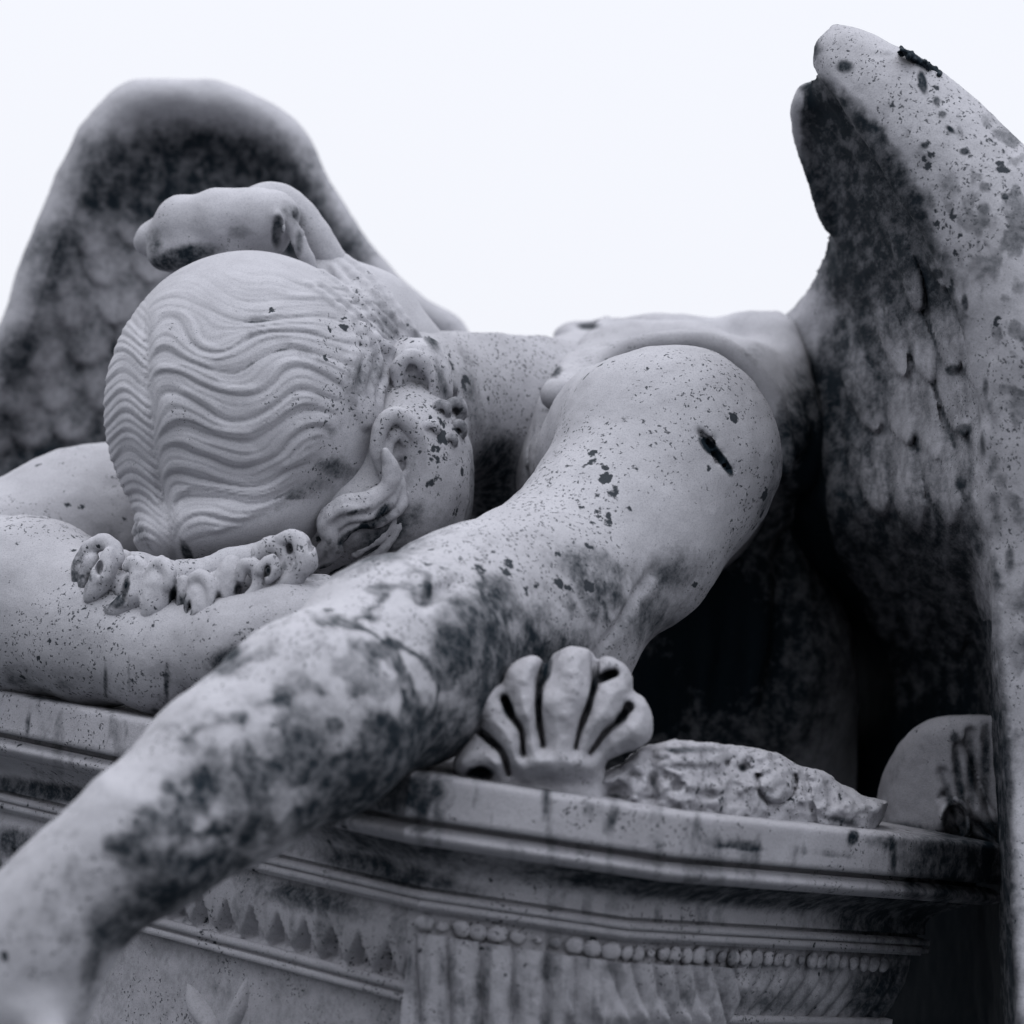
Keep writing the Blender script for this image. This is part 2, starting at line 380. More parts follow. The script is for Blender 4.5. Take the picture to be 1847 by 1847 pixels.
st = blobs(x, y, [(960, 1240, 130, 90, -30, .75), (700, 1400, 200, 70, -30, .85), (540, 1360, 70, 60, -30, .45), (330, 1600, 170, 45, -30, .75), (300, 1470, 120, 40, -35, .3),  # stains, with shade under the forearm painted in
                  (850, 1140, 60, 110, 30, .42), (1060, 1010, 110, 40, 20, .32), (1230, 1030, 70, 55, -30, .5), (1180, 1120, 80, 60, -40, .5), (1080, 1060, 60, 40, 40, .36),
                  (1395, 920, 40, 170, 10, .5), (1280, 806, 9, 24, -45, 2.2), (1304, 832, 7, 28, -35, 2.2), (820, 690, 18, 110, -12, .42), (300, 1235, 5, 40, 2, .9), (190, 1225, 5, 40, 0, .7), (232, 1215, 4, 46, 0, .5), (120, 1235, 26, 18, 0, .5), (30, 1225, 40, 20, 0, .5), (700, 960, 90, 40, -35, .7), (690, 1000, 120, 26, -22, .5), (790, 930, 50, 50, 0, .3),
                  (168, 1745, 24, 110, 14, .5), (215, 1690, 60, 26, -20, .7), (740, 850, 20, 60, 0, .4), (60, 1215, 160, 25, 3, .35), (410, 1190, 40, 30, -45, .6), (190, 960, 45, 30, 40, .4), (720, 800, 26, 36, 0, .35), (80,1500,120,30,-45,.25)])  # includes a painted shadow along the right edge of the hand
st = np.maximum(st, np.where(d > 3.3, blobs(x, y, [(900, 870, 60, 110, 0, .95), (905, 920, 60, 60, 0, 1.1), (850, 720, 26, 110, -12, .5)]), 0))  # gap between jaw and chest: stain and painted shadow
rid = 1-np.abs(fbm(P[:, 0]*15, P[:, 1]*15, P[:, 2]*15+3, 4)-.5)*2/.085
near = blobs(x, y, [(560, 1310, 430, 190, -32, 1), (900, 1160, 160, 150, 0, 1), (1060, 1060, 150, 90, 0, .6), (200, 1570, 260, 120, -35, .8)])
st = np.maximum(st*.88, .95*np.clip(rid, 0, 1)*near*sstep(.36, .55, vnoise(P[:, 0]*9, P[:, 1]*9, P[:, 2]*9)))
st = st+near*.22*sstep(.5, .6, vnoise(P[:, 0]*75, P[:, 1]*75, P[:, 2]*75))*sstep(.35, .6, vnoise(P[:, 0]*14+5, P[:, 1]*14, P[:, 2]*14))
st = st+near*(.27+.27*sstep(.40, .66, fbm(P[:, 0]*30, P[:, 1]*30, P[:, 2]*30, 4)))
st = np.where((x > 1240) & (x < 1345) & (y < 880), st, np.minimum(st, .86-.20*near))
st = np.where(y < 560, 0, st)+.06
sp = .55+blobs(x, y, [(1000, 960, 260, 140, -30, .6), (860, 720, 140, 200, 0, .8), (1000, 1150, 180, 130, 0, .7), (1330, 800, 120, 200, 0, .35), (600, 1100, 160, 60, -30, .4), (100, 1180, 200, 90, 0, .5)])
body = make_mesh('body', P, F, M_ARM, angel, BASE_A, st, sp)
print('body', len(P), time.time()-T0)

# ================================================================== HAIR
HX = ((150, 900), (300, 1160))
H = Grid((-.40, -.125, 3.0), (.0, .31, 3.62), .0016)
H.ell(pc(456, 745, 3.34), (.134, .149, .148), .02, rot=.12)
H.ell(pc(610, 690, 3.42), (.080, .085, .12), .03)                       # side towards the nape
H.ell(pc(662, 590, 3.45), (.042, .048, .075), .03)
H.ell(pc(420, 940, 3.30), (.09, .045, .10), .02, rot=.2)
# flat ground under the hair line
def hair_relief(X, Y, Z):
    px, py = c2px(X, Y, Z)
    xp = np.interp(py, [400, 560, 700, 850, 970, 1040], [285, 262, 268, 284, 310, 325])
    a = px-xp
    amp = np.interp(py, [480, 600, 700, 950], [.35, .6, 1.0, .8])
    slope = np.interp(py, [480, 620, 760, 960], [.22, .06, -.02, -.30])
    wob = (vnoise(px/120, py/70, 0*px)-.5)*62+(vnoise(px/60, py/30, 0*px+7)-.5)*14
    yr = -24*amp*np.cos(2*np.pi*(a-44)/(222+.12*(py-700)))+44*np.exp(-np.maximum(a, 0)/13)+slope*a+wob
    yl = -46*np.exp(-((a+48)/38)**2)+(vnoise(px/40, py/40, 0*px)-.5)*8
    yy = np.where(a > 0, yr, yl)
    ph = (py-yy)
    per = np.where(a > 0, 46.0, 36.0)
    fade = .35+.65*sstep(.25, .6, vnoise(px/60, (py-yy)/26, 0*px+3))
    g1 = np.abs(np.sin(np.pi*ph/per)); g2 = np.abs(np.sin(np.pi*ph/(per/2.0)+.6)); g3 = np.sin(2*np.pi*ph/(per/5))
    bound = np.interp(py, [470, 560, 620, 700, 820, 900, 950, 985, 1000], [640, 700, 690, 640, 585, 520, 440, 340, 240])
    m = sstep(0, 34, bound-px)*sstep(455, 520, py)*(1-sstep(970, 990, py))
    m = m*(.45+.55*sstep(520, 640, py+.15*(px-300)))
    lft = np.where(a < 0, .42, 1.0)*sstep(2, 20, np.abs(a))*np.interp(py, [480, 620, 760], [.55, .8, 1.0])
    h = lft*(g1**.6)*.0036*(.5+.5*fade)+(g2**.6)*.0019*fade+g3*.00030
    part = np.exp(-(a/8.0)**2)*.0026*sstep(520, 640, py)
    return (-h*m+part+(1-m)*(-.0012))
nx0 = H.S
sub = H.S.copy()
# the relief is evaluated only near the surface
I = np.nonzero(np.abs(H.S) < .009)
v = hair_relief(H.ax[0][I[0]].astype(float), H.ax[1][I[1]].astype(float), H.ax[2][I[2]].astype(float))
fr = H.ax[2][I[2]] < 3.40
def groove_dirt(px, py):                                       # dirt caught along some of the carved lines
    xp = np.interp(py, [400, 560, 700, 850, 970, 1040], [285, 262, 268, 284, 310, 325]); a = px-xp
    return a
H.S[I] = H.S[I]+np.where(fr, v, v*.3)
def hd(px, py, off=0, dflt=3.25): return H.depth(px, py, dflt)+off
# locks near the ear and nape
def lock(pts, off=0, k=.004, tw=None, n=3):                       # a lock = a few intertwined strands; pts (px, py, r)
    q = [(a, b, hd(a, b, off, 3.28), r) for a, b, r in pts]
    q = catmull(q, 5)
    for s_ in range(n):
        z = []
        for i, (a, b, c_, r) in enumerate(q):
            an = s_*2*math.pi/n+i*.28
            z.append((a+math.cos(an)*r*.45, b+math.sin(an)*r*.45, c_+math.sin(an)*r*.4*KP*3.2, r*.62))
        H.chain(z, k)
skull = H.S.copy()
PB, FB = None, None
H.chain([(590, 500, 3.43, 50), (672, 575, 3.43, 62), (745, 655, 3.43, 58), (795, 740, 3.44, 34)], .03)
H.chain([(690, 640, 3.40, 60), (690, 740, 3.38, 55), (650, 800, 3.34, 40)], .03)
rgs = np.random.RandomState(11)
for q in range(6):                                                  # strands swept from the knot down to the nape
    o_ = (q-2.5)*17; nx_, ny_ = .72, -.70
    pts = [(590, 492), (640, 532), (690, 582), (735, 634), (778, 690), (815, 760)]
    pp_ = [(a+nx_*o_*(1-.1*i)+rgs.uniform(-5, 5), b+ny_*o_*(1-.1*i)+rgs.uniform(-5, 5)) for i, (a, b) in enumerate(pts)]
    H.curve([(a, b, hd(a, b, .003, 3.38), 9-.6*i) for i, (a, b) in enumerate(pp_)], .004, sub=3)
for q in range(5):                                                  # waves of the temple meeting the side
    pts = [(612+q*22, 560+q*16), (640+q*20, 640+q*6), (628+q*18, 700+q*4), (650+q*10, 760+q*4)]
    H.curve([(a, b, hd(a, b, .003, 3.3), 9) for a, b in pts], .006, sub=3)
for (a, b, r_) in ((792, 672, 15), (806, 706, 13), (822, 742, 14), (796, 744, 12), (826, 778, 11), (778, 778, 11), (812, 800, 9)):   # matted small curls with drilled centres behind the ear
    z_ = min(hd(a, b, 0, 9), B.depth(a, b, 9)); z_ = z_ if z_ < 5 else 3.38
    H.ell(pc(a, b, z_+.006), (r_*1.6*KP*3.3, r_*1.6*KP*3.3, .011), .008)
    H.curve([(a-r_, b+r_*.6, z_, r_*.5), (a-r_*.9, b-r_*.7, z_-.003, r_*.55), (a+r_*.3, b-r_*1.2, z_-.004, r_*.55), (a+r_*1.0, b-r_*.2, z_-.003, r_*.5)], .004, sub=3)
    H.ell(pc(a, b, z_-.001), (r_*.5*KP*3.3, r_*.55*KP*3.3, .008), .003, 'sub')
Ph, Fh = H.mesh()
x, y, d = vpx(Ph)
st = blobs(x, y, [(690, 560, 30, 60, -30, .45), (460, 580, 22, 70, 12, .38), (650, 680, 40, 60, 20, .5), (560, 640, 60, 22, 20, .40), (620, 850, 50, 24, 20, .55), (200, 900, 20, 90, -8, .55), (340, 1005, 10, 40, -22, .9), (520, 900, 120, 20, -28, .35), (250, 960, 18, 46, -30, .5), (560, 800, 60, 14, -35, .4), (800, 692, 9, 10, 0, 1), (826, 742, 8, 9, 0, 1), (790, 747, 8, 8, 0, 1), (812, 730, 26, 90, -18, .5), (745, 600, 60, 12, 45, .35)])
sp = .12+blobs(x, y, [(660, 640, 90, 160, 0, .95), (790, 720, 60, 120, 0, .9), (450, 560, 60, 60, 0, .5), (190, 880, 60, 120, 0, .6), (600, 850, 90, 60, 0, .6)])
hv = hair_relief(Ph[:, 0], Ph[:, 1], -Ph[:, 2])
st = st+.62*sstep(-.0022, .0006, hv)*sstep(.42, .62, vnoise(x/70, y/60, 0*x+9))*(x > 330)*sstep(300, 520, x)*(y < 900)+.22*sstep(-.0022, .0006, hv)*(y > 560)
st = np.where((x > 650) | (y < 480), np.minimum(st, .5), st)
hair = make_mesh('hair', Ph, Fh, M_HAIR, angel, BASE_A, st, sp)
print('hair', len(Ph), time.time()-T0)
# bun (part of the hair)
G = Grid((-.36, .13, 3.25), (-.085, .33, 3.62), .002)
G.chain([(285, 440, 3.42, 30), (330, 405, 3.40, 50), (395, 398, 3.39, 56), (455, 395, 3.39, 54), (490, 392, 3.39, 50)], .008)
G.chain([(300, 455, 3.40, 34), (350, 450, 3.40, 50), (420, 440, 3.40, 44), (480, 430, 3.40, 40)], .01)
G.curve([(455, 375, 3.42, 34), (500, 362, 3.42, 30), (545, 395, 3.42, 28), (575, 440, 3.42, 28), (612, 492, 3.43, 26), (650, 530, 3.46, 20)], .006)
G.curve([(478, 368, 3.385, 18), (520, 392, 3.375, 15), (545, 450, 3.375, 14), (560, 480, 3.38, 12)], .002)
G.curve([(495, 380, 3.37, 10), (505, 410, 3.36, 10), (492, 440, 3.36, 9)], .002)
G.ell(pc(272, 425, 3.42), (.013, .02, .02), .006, rot=-.7)
G.cap(pc(500, 400, 3.36), pc(497, 440, 3.36), .0055, .006, .003, 'sub')
G.cap(pc(532, 392, 3.375), pc(540, 440, 3.375), .005, .005, .003, 'sub')
for a, b in (((372, 345), (352, 450)), ((318, 375), (300, 470)), ((438, 340), (425, 425))):
    G.cap(pc(*a, 3.345), pc(*b, 3.335), .003, .003, .008, 'sub')
P, F = G.mesh(); P += vnorm(P, F)*((fbm(P[:, 0]*50, P[:, 1]*50, P[:, 2]*50, 3)-.5)*.003)[:, None]
x, y, d = vpx(P)
st = blobs(x, y, [(330, 465, 75, 26, -12, .95), (280, 440, 24, 40, 0, .6), (430, 420, 40, 16, 0, .45), (500, 415, 12, 34, 5, .9), (530, 385, 34, 20, 40, .6), (540, 440, 10, 34, 0, .6)])
make_mesh('hair_bun', P, F, M_HAIR, hair, None, st, .3).matrix_parent_inverse = Matrix.Identity(4)
bpy.data.objects['hair_bun'].location = tuple(-BASE_A)
# curls framing the face
Cg = Grid((-.41, -.13, 2.98), (-.05, .07, 3.36), .0016)
def curl(pts, off=0, k=.0025, sub=5):
    q = []
    for p in pts:
        dd = H.depth(p[0], p[1], 9); d2 = B.depth(p[0], p[1], 3.25); dd = min(dd, d2)
        q.append((p[0], p[1], dd+off+(p[3] if len(p) > 3 else 0), p[2]))
    Cg.curve(q, k, sub=sub)
def bulb(cx, cy, r, hook=1, dz=0.0):                              # teardrop curl that hooks round its own tip
    base = 3.14+dz
    Cg.curve([(cx-hook*r*.4, cy-r*1.5, base, r*.30), (cx-hook*r*.75, cy-r*.5, base-.012, r*.42), (cx-hook*r*.5, cy+r*.5, base-.02, r*.50), (cx+hook*r*.15, cy+r*.85, base-.02, r*.46), (cx+hook*r*.62, cy+r*.35, base-.018, r*.34), (cx+hook*r*.5, cy-r*.3, base-.014, r*.22)], .003, sub=5)
def zc(px): return float(np.interp(px, [140, 280, 400, 560], [3.185, 3.150, 3.118, 3.10]))
def fat(pts, k=.003, dz=0): Cg.curve([(a, b, zc(a)+dz+.00025*(b-1060)*-.5, r_*1.14) for a, b, r_ in pts], k, sub=5)
fat([(136, 1052, 5), (140, 1020, 9), (160, 990, 11), (186, 978, 12), (206, 990, 12), (214, 1014, 10)], dz=.006)
fat([(150, 1060, 8), (156, 1030, 12), (168, 1008, 10)], dz=.004)
fat([(196, 1000, 10), (190, 1028, 17), (176, 1058, 14), (160, 1078, 8)], dz=-.004)
fat([(244, 1018, 12), (256, 1042, 17), (244, 1076, 18), (212, 1098, 12), (192, 1100, 5)], dz=-.006)
fat([(228, 1022, 7), (240, 1012, 9), (258, 1022, 9)], dz=-.010)
fat([(284, 1026, 13), (288, 1056, 24), (280, 1090, 23), (270, 1112, 12)], dz=-.006)
fat([(272, 1030, 6), (292, 1016, 9), (306, 1034, 9), (302, 1060, 7)], dz=-.014)
fat([(330, 1048, 9), (328, 1078, 12), (316, 1108, 9)])
fat([(360, 1046, 12), (364, 1078, 26), (368, 1106, 27), (366, 1128, 14)], dz=-.006)
fat([(344, 1060, 6), (356, 1040, 9), (376, 1050, 9), (384, 1080, 8), (378, 1104, 6)], dz=-.016)
fat([(418, 1016, 14), (414, 1046, 22), (404, 1080, 17), (400, 1104, 8)], dz=.0)
fat([(434, 1044, 7), (440, 1022, 9), (460, 1024, 10), (468, 1050, 10), (452, 1078, 9), (430, 1092, 6)], dz=-.012)
fat([(468, 1000, 14), (496, 984, 15), (520, 1004, 15), (508, 1038, 14), (474, 1068, 14), (446, 1100, 8)], dz=-.004)
fat([(506, 972, 9), (536, 976, 15), (552, 1006, 17), (532, 1040, 13), (500, 1060, 8)], dz=-.010)
fat([(470, 1030, 8), (490, 1012, 9), (496, 1030, 8), (484, 1046, 6)], dz=-.020)
for (a, b, a2, b2) in ((364, 1070, 372, 1120), (290, 1052, 284, 1100), (186, 1020, 172, 1062), (412, 1036, 402, 1086)):
    Cg.curve([(a-5, b, zc(a)-.012, 2.5), ((a+a2)/2-8, (b+b2)/2, zc(a)-.0165, 3.5), (a2-5, b2, zc(a)-.012, 2.5)], .003, 'sub', sub=3)
Cg.chain([(215, 1004, 3.215, 14), (250, 1020, 3.195, 22), (330, 1042, 3.18, 26), (420, 1018, 3.18, 28), (520, 985, 3.18, 26)], .008)
Cg.chain([(150, 1040, 3.22, 24), (235, 1062, 3.18, 26), (330, 1075, 3.16, 28), (430, 1050, 3.15, 30), (540, 1010, 3.15, 34)], .006)
for (a, b, rx, ry) in ((226, 1072, 5, 15), (312, 1082, 5, 16), (342, 1098, 4, 12), (393, 1084, 6, 16), (430, 1066, 5, 9), (482, 1030, 6, 9), (522, 990, 5, 10), (178, 1026, 7, 13), (560, 985, 4, 12)):
    z_ = Cg.depth(a, b, 9)
    if z_ < 5: Cg.ell(pc(a, b, z_), (rx*KP*3.2, ry*KP*3.2, .012), .003, 'sub')
# the long twisted lock falling from the ear
for s_, (ox, oy, rr, dz_) in enumerate(((0, 0, 15, -.012), (9, 15, 12, -.008), (-6, 12, 10, -.014), (24, 38, 10, -.004), (10, 28, 7, -.010))):
    curl([(694, 812, rr*.5), (704+ox*.5, 845+oy*.3, rr*.9), (700+ox, 880+oy*.8, rr), (662+ox, 902+oy, rr*1.05), (618+ox, 908+oy, rr), (588+ox*.8, 938+oy, rr), (598+ox*.4, 972+oy*.6, rr*.9), (576, 1000+oy*.3, rr*.9), (548, 1004, rr*.7)], dz_, k=.0018)
curl([(606, 985, 13), (580, 1012, 13), (548, 1000, 12), (530, 968, 11), (506, 985, 9)], -.012)
curl([(520, 1015, 12), (480, 1040, 13), (470, 1000, 11), (500, 985, 8)], -.012)
curl([(640, 1000, 7), (690, 965, 9), (722, 920, 8), (736, 890, 5)], .001)
curl([(600, 1030, 8), (650, 1012, 9), (700, 980, 8), (728, 930, 5)], .001)
P, F = Cg.mesh()
if len(P):
    P += vnorm(P, F)*((fbm(P[:, 0]*70, P[:, 1]*70, P[:, 2]*70, 3)-.5)*.0035+(fbm(P[:, 0]*230, P[:, 1]*80, P[:, 2]*80, 2)-.5)*.0016)[:, None]
    x, y, d = vpx(P)
    st = .22*sstep(.5, .62, fbm(x/9, y/16, d*40, 3))+blobs(x, y, [(150, 1030, 40, 40, 0, .5), (226, 1060, 7, 30, 12, .9), (312, 1080, 7, 30, 5, .9), (340, 1100, 6, 24, 0, .9), (392, 1090, 8, 24, 8, .8), (428, 1062, 8, 14, 0, .8), (484, 1030, 6, 12, 0, .9), (522, 990, 6, 12, 0, .4), (178, 1026, 8, 14, 0, .5), (560, 985, 6, 13, 0, .4), (210, 1085, 30, 16, 0, .8), (330, 1090, 20, 30, 0, .6), (370, 1120, 40, 16, 0, .7), (655, 955, 60, 12, -30, 1), (690, 925, 26, 12, -50, .9), (600, 1025, 40, 12, -20, .9), (645, 922, 30, 5, -12, .6), (600, 985, 24, 20, 0, .5), (500, 1030, 60, 14, -20, .4)])
    c_ = make_mesh('face_curls', P, F, M_HAIR, hair, None, st, .5); c_.location = tuple(-BASE_A)
# ring curl above the ear
G = Grid((-.14, .03, 3.1), (.02, .16, 3.5), .002)
dr = min(H.depth(745, 690, 9), B.depth(745, 690, 9)); dr = dr if dr < 4 else 3.36
dr = min(dr, 3.37)
G.ell(pc(750, 700, dr+.035), (.035, .05, .045), .01)
G.curve([(722, 715, dr-.002, 10), (716, 670, dr-.006, 11), (736, 642, dr-.008, 12), (762, 650, dr-.006, 12), (778, 690, dr, 11), (776, 720, dr+.004, 10)], .004)
G.ell(pc(750, 700, dr-.010), (.012, .017, .018), .004, 'sub')
G.ell(pc(742, 663, dr-.004), (.006, .007, .006), .003, 'sub')
P, F = G.mesh(); P += vnorm(P, F)*((fbm(P[:, 0]*60, P[:, 1]*60, P[:, 2]*60, 3)-.5)*.005)[:, None]
x, y, d = vpx(P)
st = blobs(x, y, [(752, 705, 20, 18, 0, 1.0), (775, 610, 40, 14, 55, .65), (800, 700, 14, 60, -15, .6), (740, 668, 10, 26, 0, .4)])
c_ = make_mesh('side_roll', P, F, M_HAIR, hair, None, st, .8); c_.location = tuple(-BASE_A)
print('curls', time.time()-T0)

# ================================================================== GOWN
G = Grid((-.02, -.34, 3.15), (.36, .20, 4.1), .0035)
G.ell(pc(1175, 800, 3.72), (.20, .124, .16), .03); G.ell(pc(1230, 720, 3.62), (.12, .060, .12), .03)
G.ell(pc(1050, 720, 3.66), (.06, .05, .1), .04)
G.ell(pc(1030, 830, 3.48), (.05, .09, .08), .02, rot=-.25)                     # chest folds under the knot
G.chain([(1200, 1000, 3.75, 230), (1270, 1200, 3.78, 250), (1300, 1400, 3.85, 260)], .05)
# armhole
G.ell(pc(SH[0]+6, SH[1]-4, SH[2]), (.106, .110, .115), .006, 'sub')
G.chain([(1203, 828, 3.24, 205), (1115, 965, 3.14, 190), (1000, 1070, 3.05, 190)], .006, 'sub')
G.chain([(700, 740, 3.42, 172), (860, 740, 3.55, 160), (965, 765, 3.58, 160)], .01, 'sub')
for i in range(7):                                                         # gathers
    a = 958+i*15; G.cap(pc(a+12, 752, G.depth(a+12, 752, 3.42)), pc(a-6+i*3, 900, G.depth(a-6, 900, 3.4)), .0022, .004, .004, 'sub')
G.chain([(1130, 650, 3.60, 60), (1060, 690, 3.50, 46), (1020, 730, 3.45, 34)], .03)
G.chain([(1130, 650, 3.60, 55), (1240, 650, 3.60, 55), (1340, 690, 3.58, 60), (1400, 780, 3.56, 60)], .03)
e1 = [(1036, 712), (1062, 676), (1112, 640), (1170, 622), (1235, 617), (1300, 628), (1350, 660), (1390, 712), (1412, 775), (1420, 850)]
G.curve([(a, b, min(G.depth(a, b, 3.42), 3.47)+.010, 8) for a, b in e1], .016)
EA = [(1094, 577, 3.70), (1046, 636, 3.55), (1004, 684, 3.43), (988, 708, 3.39)]; EB = [(1170, 618, 3.62), (1105, 648, 3.50), (1046, 694, 3.42), (1026, 720, 3.385)]
for q in range(6):
    f_ = q/5; G.curve([tuple(np.array(a)*(1-f_)+np.array(b)*f_)+(5 if 0 < q < 5 else 7,) for a, b in zip(EA, EB)], .010)
G.ell(pc(1008, 712, 3.375), (.018, .015, .018), .004)                # knot of the strap
G.ell(pc(1003, 668, 3.40), (.008, .005, .012), .003, 'sub')
G.curve([(1000, 676, 3.375, 4), (1028, 686, 3.375, 4), (1046, 712, 3.38, 4)], .004, 'sub')
G.ell(pc(1010, 712, 3.375), (.017, .0155, .018), .002)
G.ell(pc(1058, 604, 3.78), (.034, .015, .04), .015); G.ell(pc(1092, 590, 3.76), (.012, .010, .02), .01); G.ell(pc(1064, 588, 3.745), (.016, .006, .012), .005, 'sub')
G.curve([(1150, 606, 3.68, 20), (1240, 618, 3.66, 22), (1320, 630, 3.66, 28), (1375, 612, 3.66, 34), (1400, 660, 3.62, 30), (1425, 740, 3.60, 26), (1440, 850, 3.60, 30)], .03)
for q in ((1330, 1000, 1300, 1320), (1420, 980, 1400, 1280), (1230, 1120, 1210, 1340)):
    G.cap(pc(q[0], q[1], G.depth(q[0], q[1], 3.6)), pc(q[2], q[3], G.depth(q[2], q[3], 3.6)), .006, .012, .03, 'sub')
P, F = G.mesh(); P += vnorm(P, F)*((fbm(P[:, 0]*22, P[:, 1]*22, P[:, 2]*22, 4)-.5)*.007)[:, None]
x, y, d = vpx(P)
st = blobs(x, y, [(1300, 1150, 260, 320, 0, 1.12), (1480, 900, 90, 260, 0, 1.2), (1180, 1250, 200, 200, 0, 1.1), (1062, 588, 26, 9, 0, .8), (1002, 670, 16, 12, -30, .8), (990, 740, 30, 8, 0, .5), (1360, 640, 40, 30, 20, .4), (1420, 780, 40, 70, 0, .8), (950, 860, 30, 50, 0, .5)])  # black lichen, deepened with painted shade behind the arm
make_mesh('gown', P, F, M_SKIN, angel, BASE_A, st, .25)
print('gown', time.time()-T0)

# ================================================================== WINGS
def feather(X, Y, H0, tip, base, wd, hgt):
    """raises one rounded feather from base (buried) to tip (free edge)"""
    b = np.array(base, float); e = np.array(tip, float)-b; L = np.hypot(*e); e /= L
    t = ((X-b[0])*e[0]+(Y-b[1])*e[1])/L; r = np.abs(-(X-b[0])*e[1]+(Y-b[1])*e[0])
    wv = wd*np.sqrt(np.clip(1-np.clip((t-.55)/.45, 0, 1)**2, 0, 1))*np.clip(.55+t, 0, 1)
    ins = (t > 0) & (t <= 1) & (r < wv)
    h = hgt*(np.clip(t, 0, 1)**.7)*(.45+.55*np.sqrt(np.clip(1-(r/(wv+1e-6))**2, 0, 1)))-.12*hgt*np.exp(-(r/2.5)**2)
    h = h+.05*hgt*np.sin((r*.9+t*L*.35))*ins
    return np.where(ins, np.maximum(H0, h), H0)
# far wing
G = PGrid(-170, 880, 120, 1000, 3.55, 4.15, 4, .005)
out = [(-160, 960), (-130, 800), (-60, 700), (0, 580), (40, 460), (100, 320), (155, 218), (210, 162), (280, 140), (380, 145), (450, 162), (515, 202), (560, 252), (590, 312), (640, 400), (700, 475), (760, 530), (840, 585), (870, 700), (800, 900), (500, 990)]
out = [p[:2] for p in catmull([(a, b, 0, 0) for a, b in out], 8)]
d2 = poly_sd(out, G.X, G.Y); ds = np.maximum(-d2, 0)
rel = np.zeros_like(d2)
rng = np.random.RandomState(5)
for row in range(9, -1, -1):
    for c_ in range(-1, 9):
        bx = 60+c_*82+(row % 2)*41+row*-14+rng.uniform(-8, 8); by = 330+row*72-(c_*10)+rng.uniform(-8, 8)
        rel = feather(G.X, G.Y, rel, (bx-10, by+64), (bx, by-60), 44, .007+.001*row if 0 else .008)
rel *= sstep(50, 110, ds)*sstep(340, 430, G.Y)*1.4
mid = 3.86+.06*sstep(0, 170, ds)+.00012*(G.X-300)*.6+.03*sstep(500, 850, G.Y)
G.slab(d2, mid-rel*.5, .040-.018*sstep(20, 150, ds)+rel*.5, .05, .036)
P, F = G.mesh(); P = relax(P, F, 4); P += vnorm(P, F)*((fbm(P[:, 0]*22, P[:, 1]*22, P[:, 2]*22, 4)-.5)*.008)[:, None]
x, y, d = vpx(P)
st = blobs(x, y, [(370, 330, 210, 110, 5, 1.05), (230, 340, 110, 130, -50, .7), (130, 470, 100, 130, -60, .55), (480, 380, 170, 100, 40, .9), (600, 450, 90, 80, 45, .6), (60, 860, 220, 90, -20, .75), (30, 770, 60, 50, 0, .6), (40, 650, 70, 90, 0, .55), (150, 620, 120, 140, 0, .55), (140, 520, 130, 130, 0, .5), (180, 740, 150, 90, 0, .58)])
st = np.where((y > 250) & (y < 900), np.maximum(st*1.08, .52*sstep(30, 100, -poly_sd(out, x, y))), st)
ri = np.clip(((x-G.px[0])/G.hp).astype(int), 0, rel.shape[0]-1); rj = np.clip(((y-G.py[0])/G.hp).astype(int), 0, rel.shape[1]-1)
st = np.minimum(st+.06-.28*(rel[ri, rj]/.008-.45)*(rel[ri, rj] > 0), .92)
w1 = make_mesh('wing', P, F, M_WING, angel, BASE_A, st, .1)
w1['label'] = 'blurred far wing rising behind the head'
print('wing1', len(P), time.time()-T0)
# near wing
G = PGrid(1330, 2010, 20, 1900, 2.78, 4.3, 4, .008)
out = [(1500, 48), (1475, 78), (1461, 115), (1462, 132), (1440, 158), (1428, 200), (1438, 260), (1462, 315), (1482, 365), (1486, 410), (1476, 460), (1450, 520), (1412, 560), (1393, 582), (1392, 620), (1404, 680), (1410, 800), (1380, 950), (1345, 1150), (1340, 1880), (1990, 1880), (1990, 500), (1920, 380), (1847, 275), (1795, 215), (1720, 150), (1640, 96), (1570, 60)]
d2 = poly_sd(out, G.X, G.Y); ds = np.maximum(-d2, 0)
# the hollow runs away from the camera, from the front edge of the wing back to the shoulder
bx = np.interp(G.Y, [60, 130, 200, 300, 420, 560, 750, 900, 1100, 1290, 1800], [1500, 1500, 1580, 1645, 1705, 1765, 1795, 1790, 1803, 1818, 1835])
u = np.clip((bx-G.X)/260, -.6, 1.6)
mid = 3.16+.36*np.clip(u, 0, 1.6)+.05*np.clip(u, 0, 1)**2-.0001*(G.Y-600)
mid = mid+.40*sstep(900, 1230, G.Y)*sstep(-.02, .2, u)
mid = np.where(u < 0, 3.16-.03*np.minimum(-u, .6)-.0001*(G.Y-600), mid)
rel = np.zeros_like(d2)
for i in range(46):                                                         # small covert feathers in rows, then long ones
    pass
fl = [((1755, 1480), (1745, 1050), 34), ((1700, 1450), (1700, 1000), 36), ((1640, 1400), (1640, 960), 36), ((1795, 1330), (1760, 1000), 26),
      ((1778, 1120), (1720, 800), 30), ((1730, 1180), (1670, 850), 32), ((1660, 1160), (1600, 850), 36), ((1600, 1150), (1540, 850), 34), ((1550, 1050), (1500, 780), 30),
      ((1775, 960), (1725, 700), 24), ((1720, 950), (1660, 700), 28), ((1655, 960), (1590, 700), 30), ((1590, 930), (1530, 690), 30),
      ((1778, 840), (1735, 620), 20), ((1738, 790), (1690, 600), 22), ((1690, 830), (1635, 620), 24), ((1640, 800), (1580, 610), 26), ((1580, 780), (1520, 600), 26),
      ((1765, 700), (1725, 520), 18), ((1725, 670), (1680, 500), 20), ((1680, 690), (1630, 520), 20), ((1630, 680), (1575, 510), 22),
      ((1752, 570), (1712, 430), 16), ((1705, 520), (1668, 380), 18), ((1660, 560), (1615, 420), 18)]
for tip, base, wd in fl: rel = feather(G.X, G.Y, rel, tip, base, wd*1.15, .034)
rel *= sstep(-10, 25, bx-G.X)
G.slab(d2, mid, .030+rel, .045, .028, k=.004)
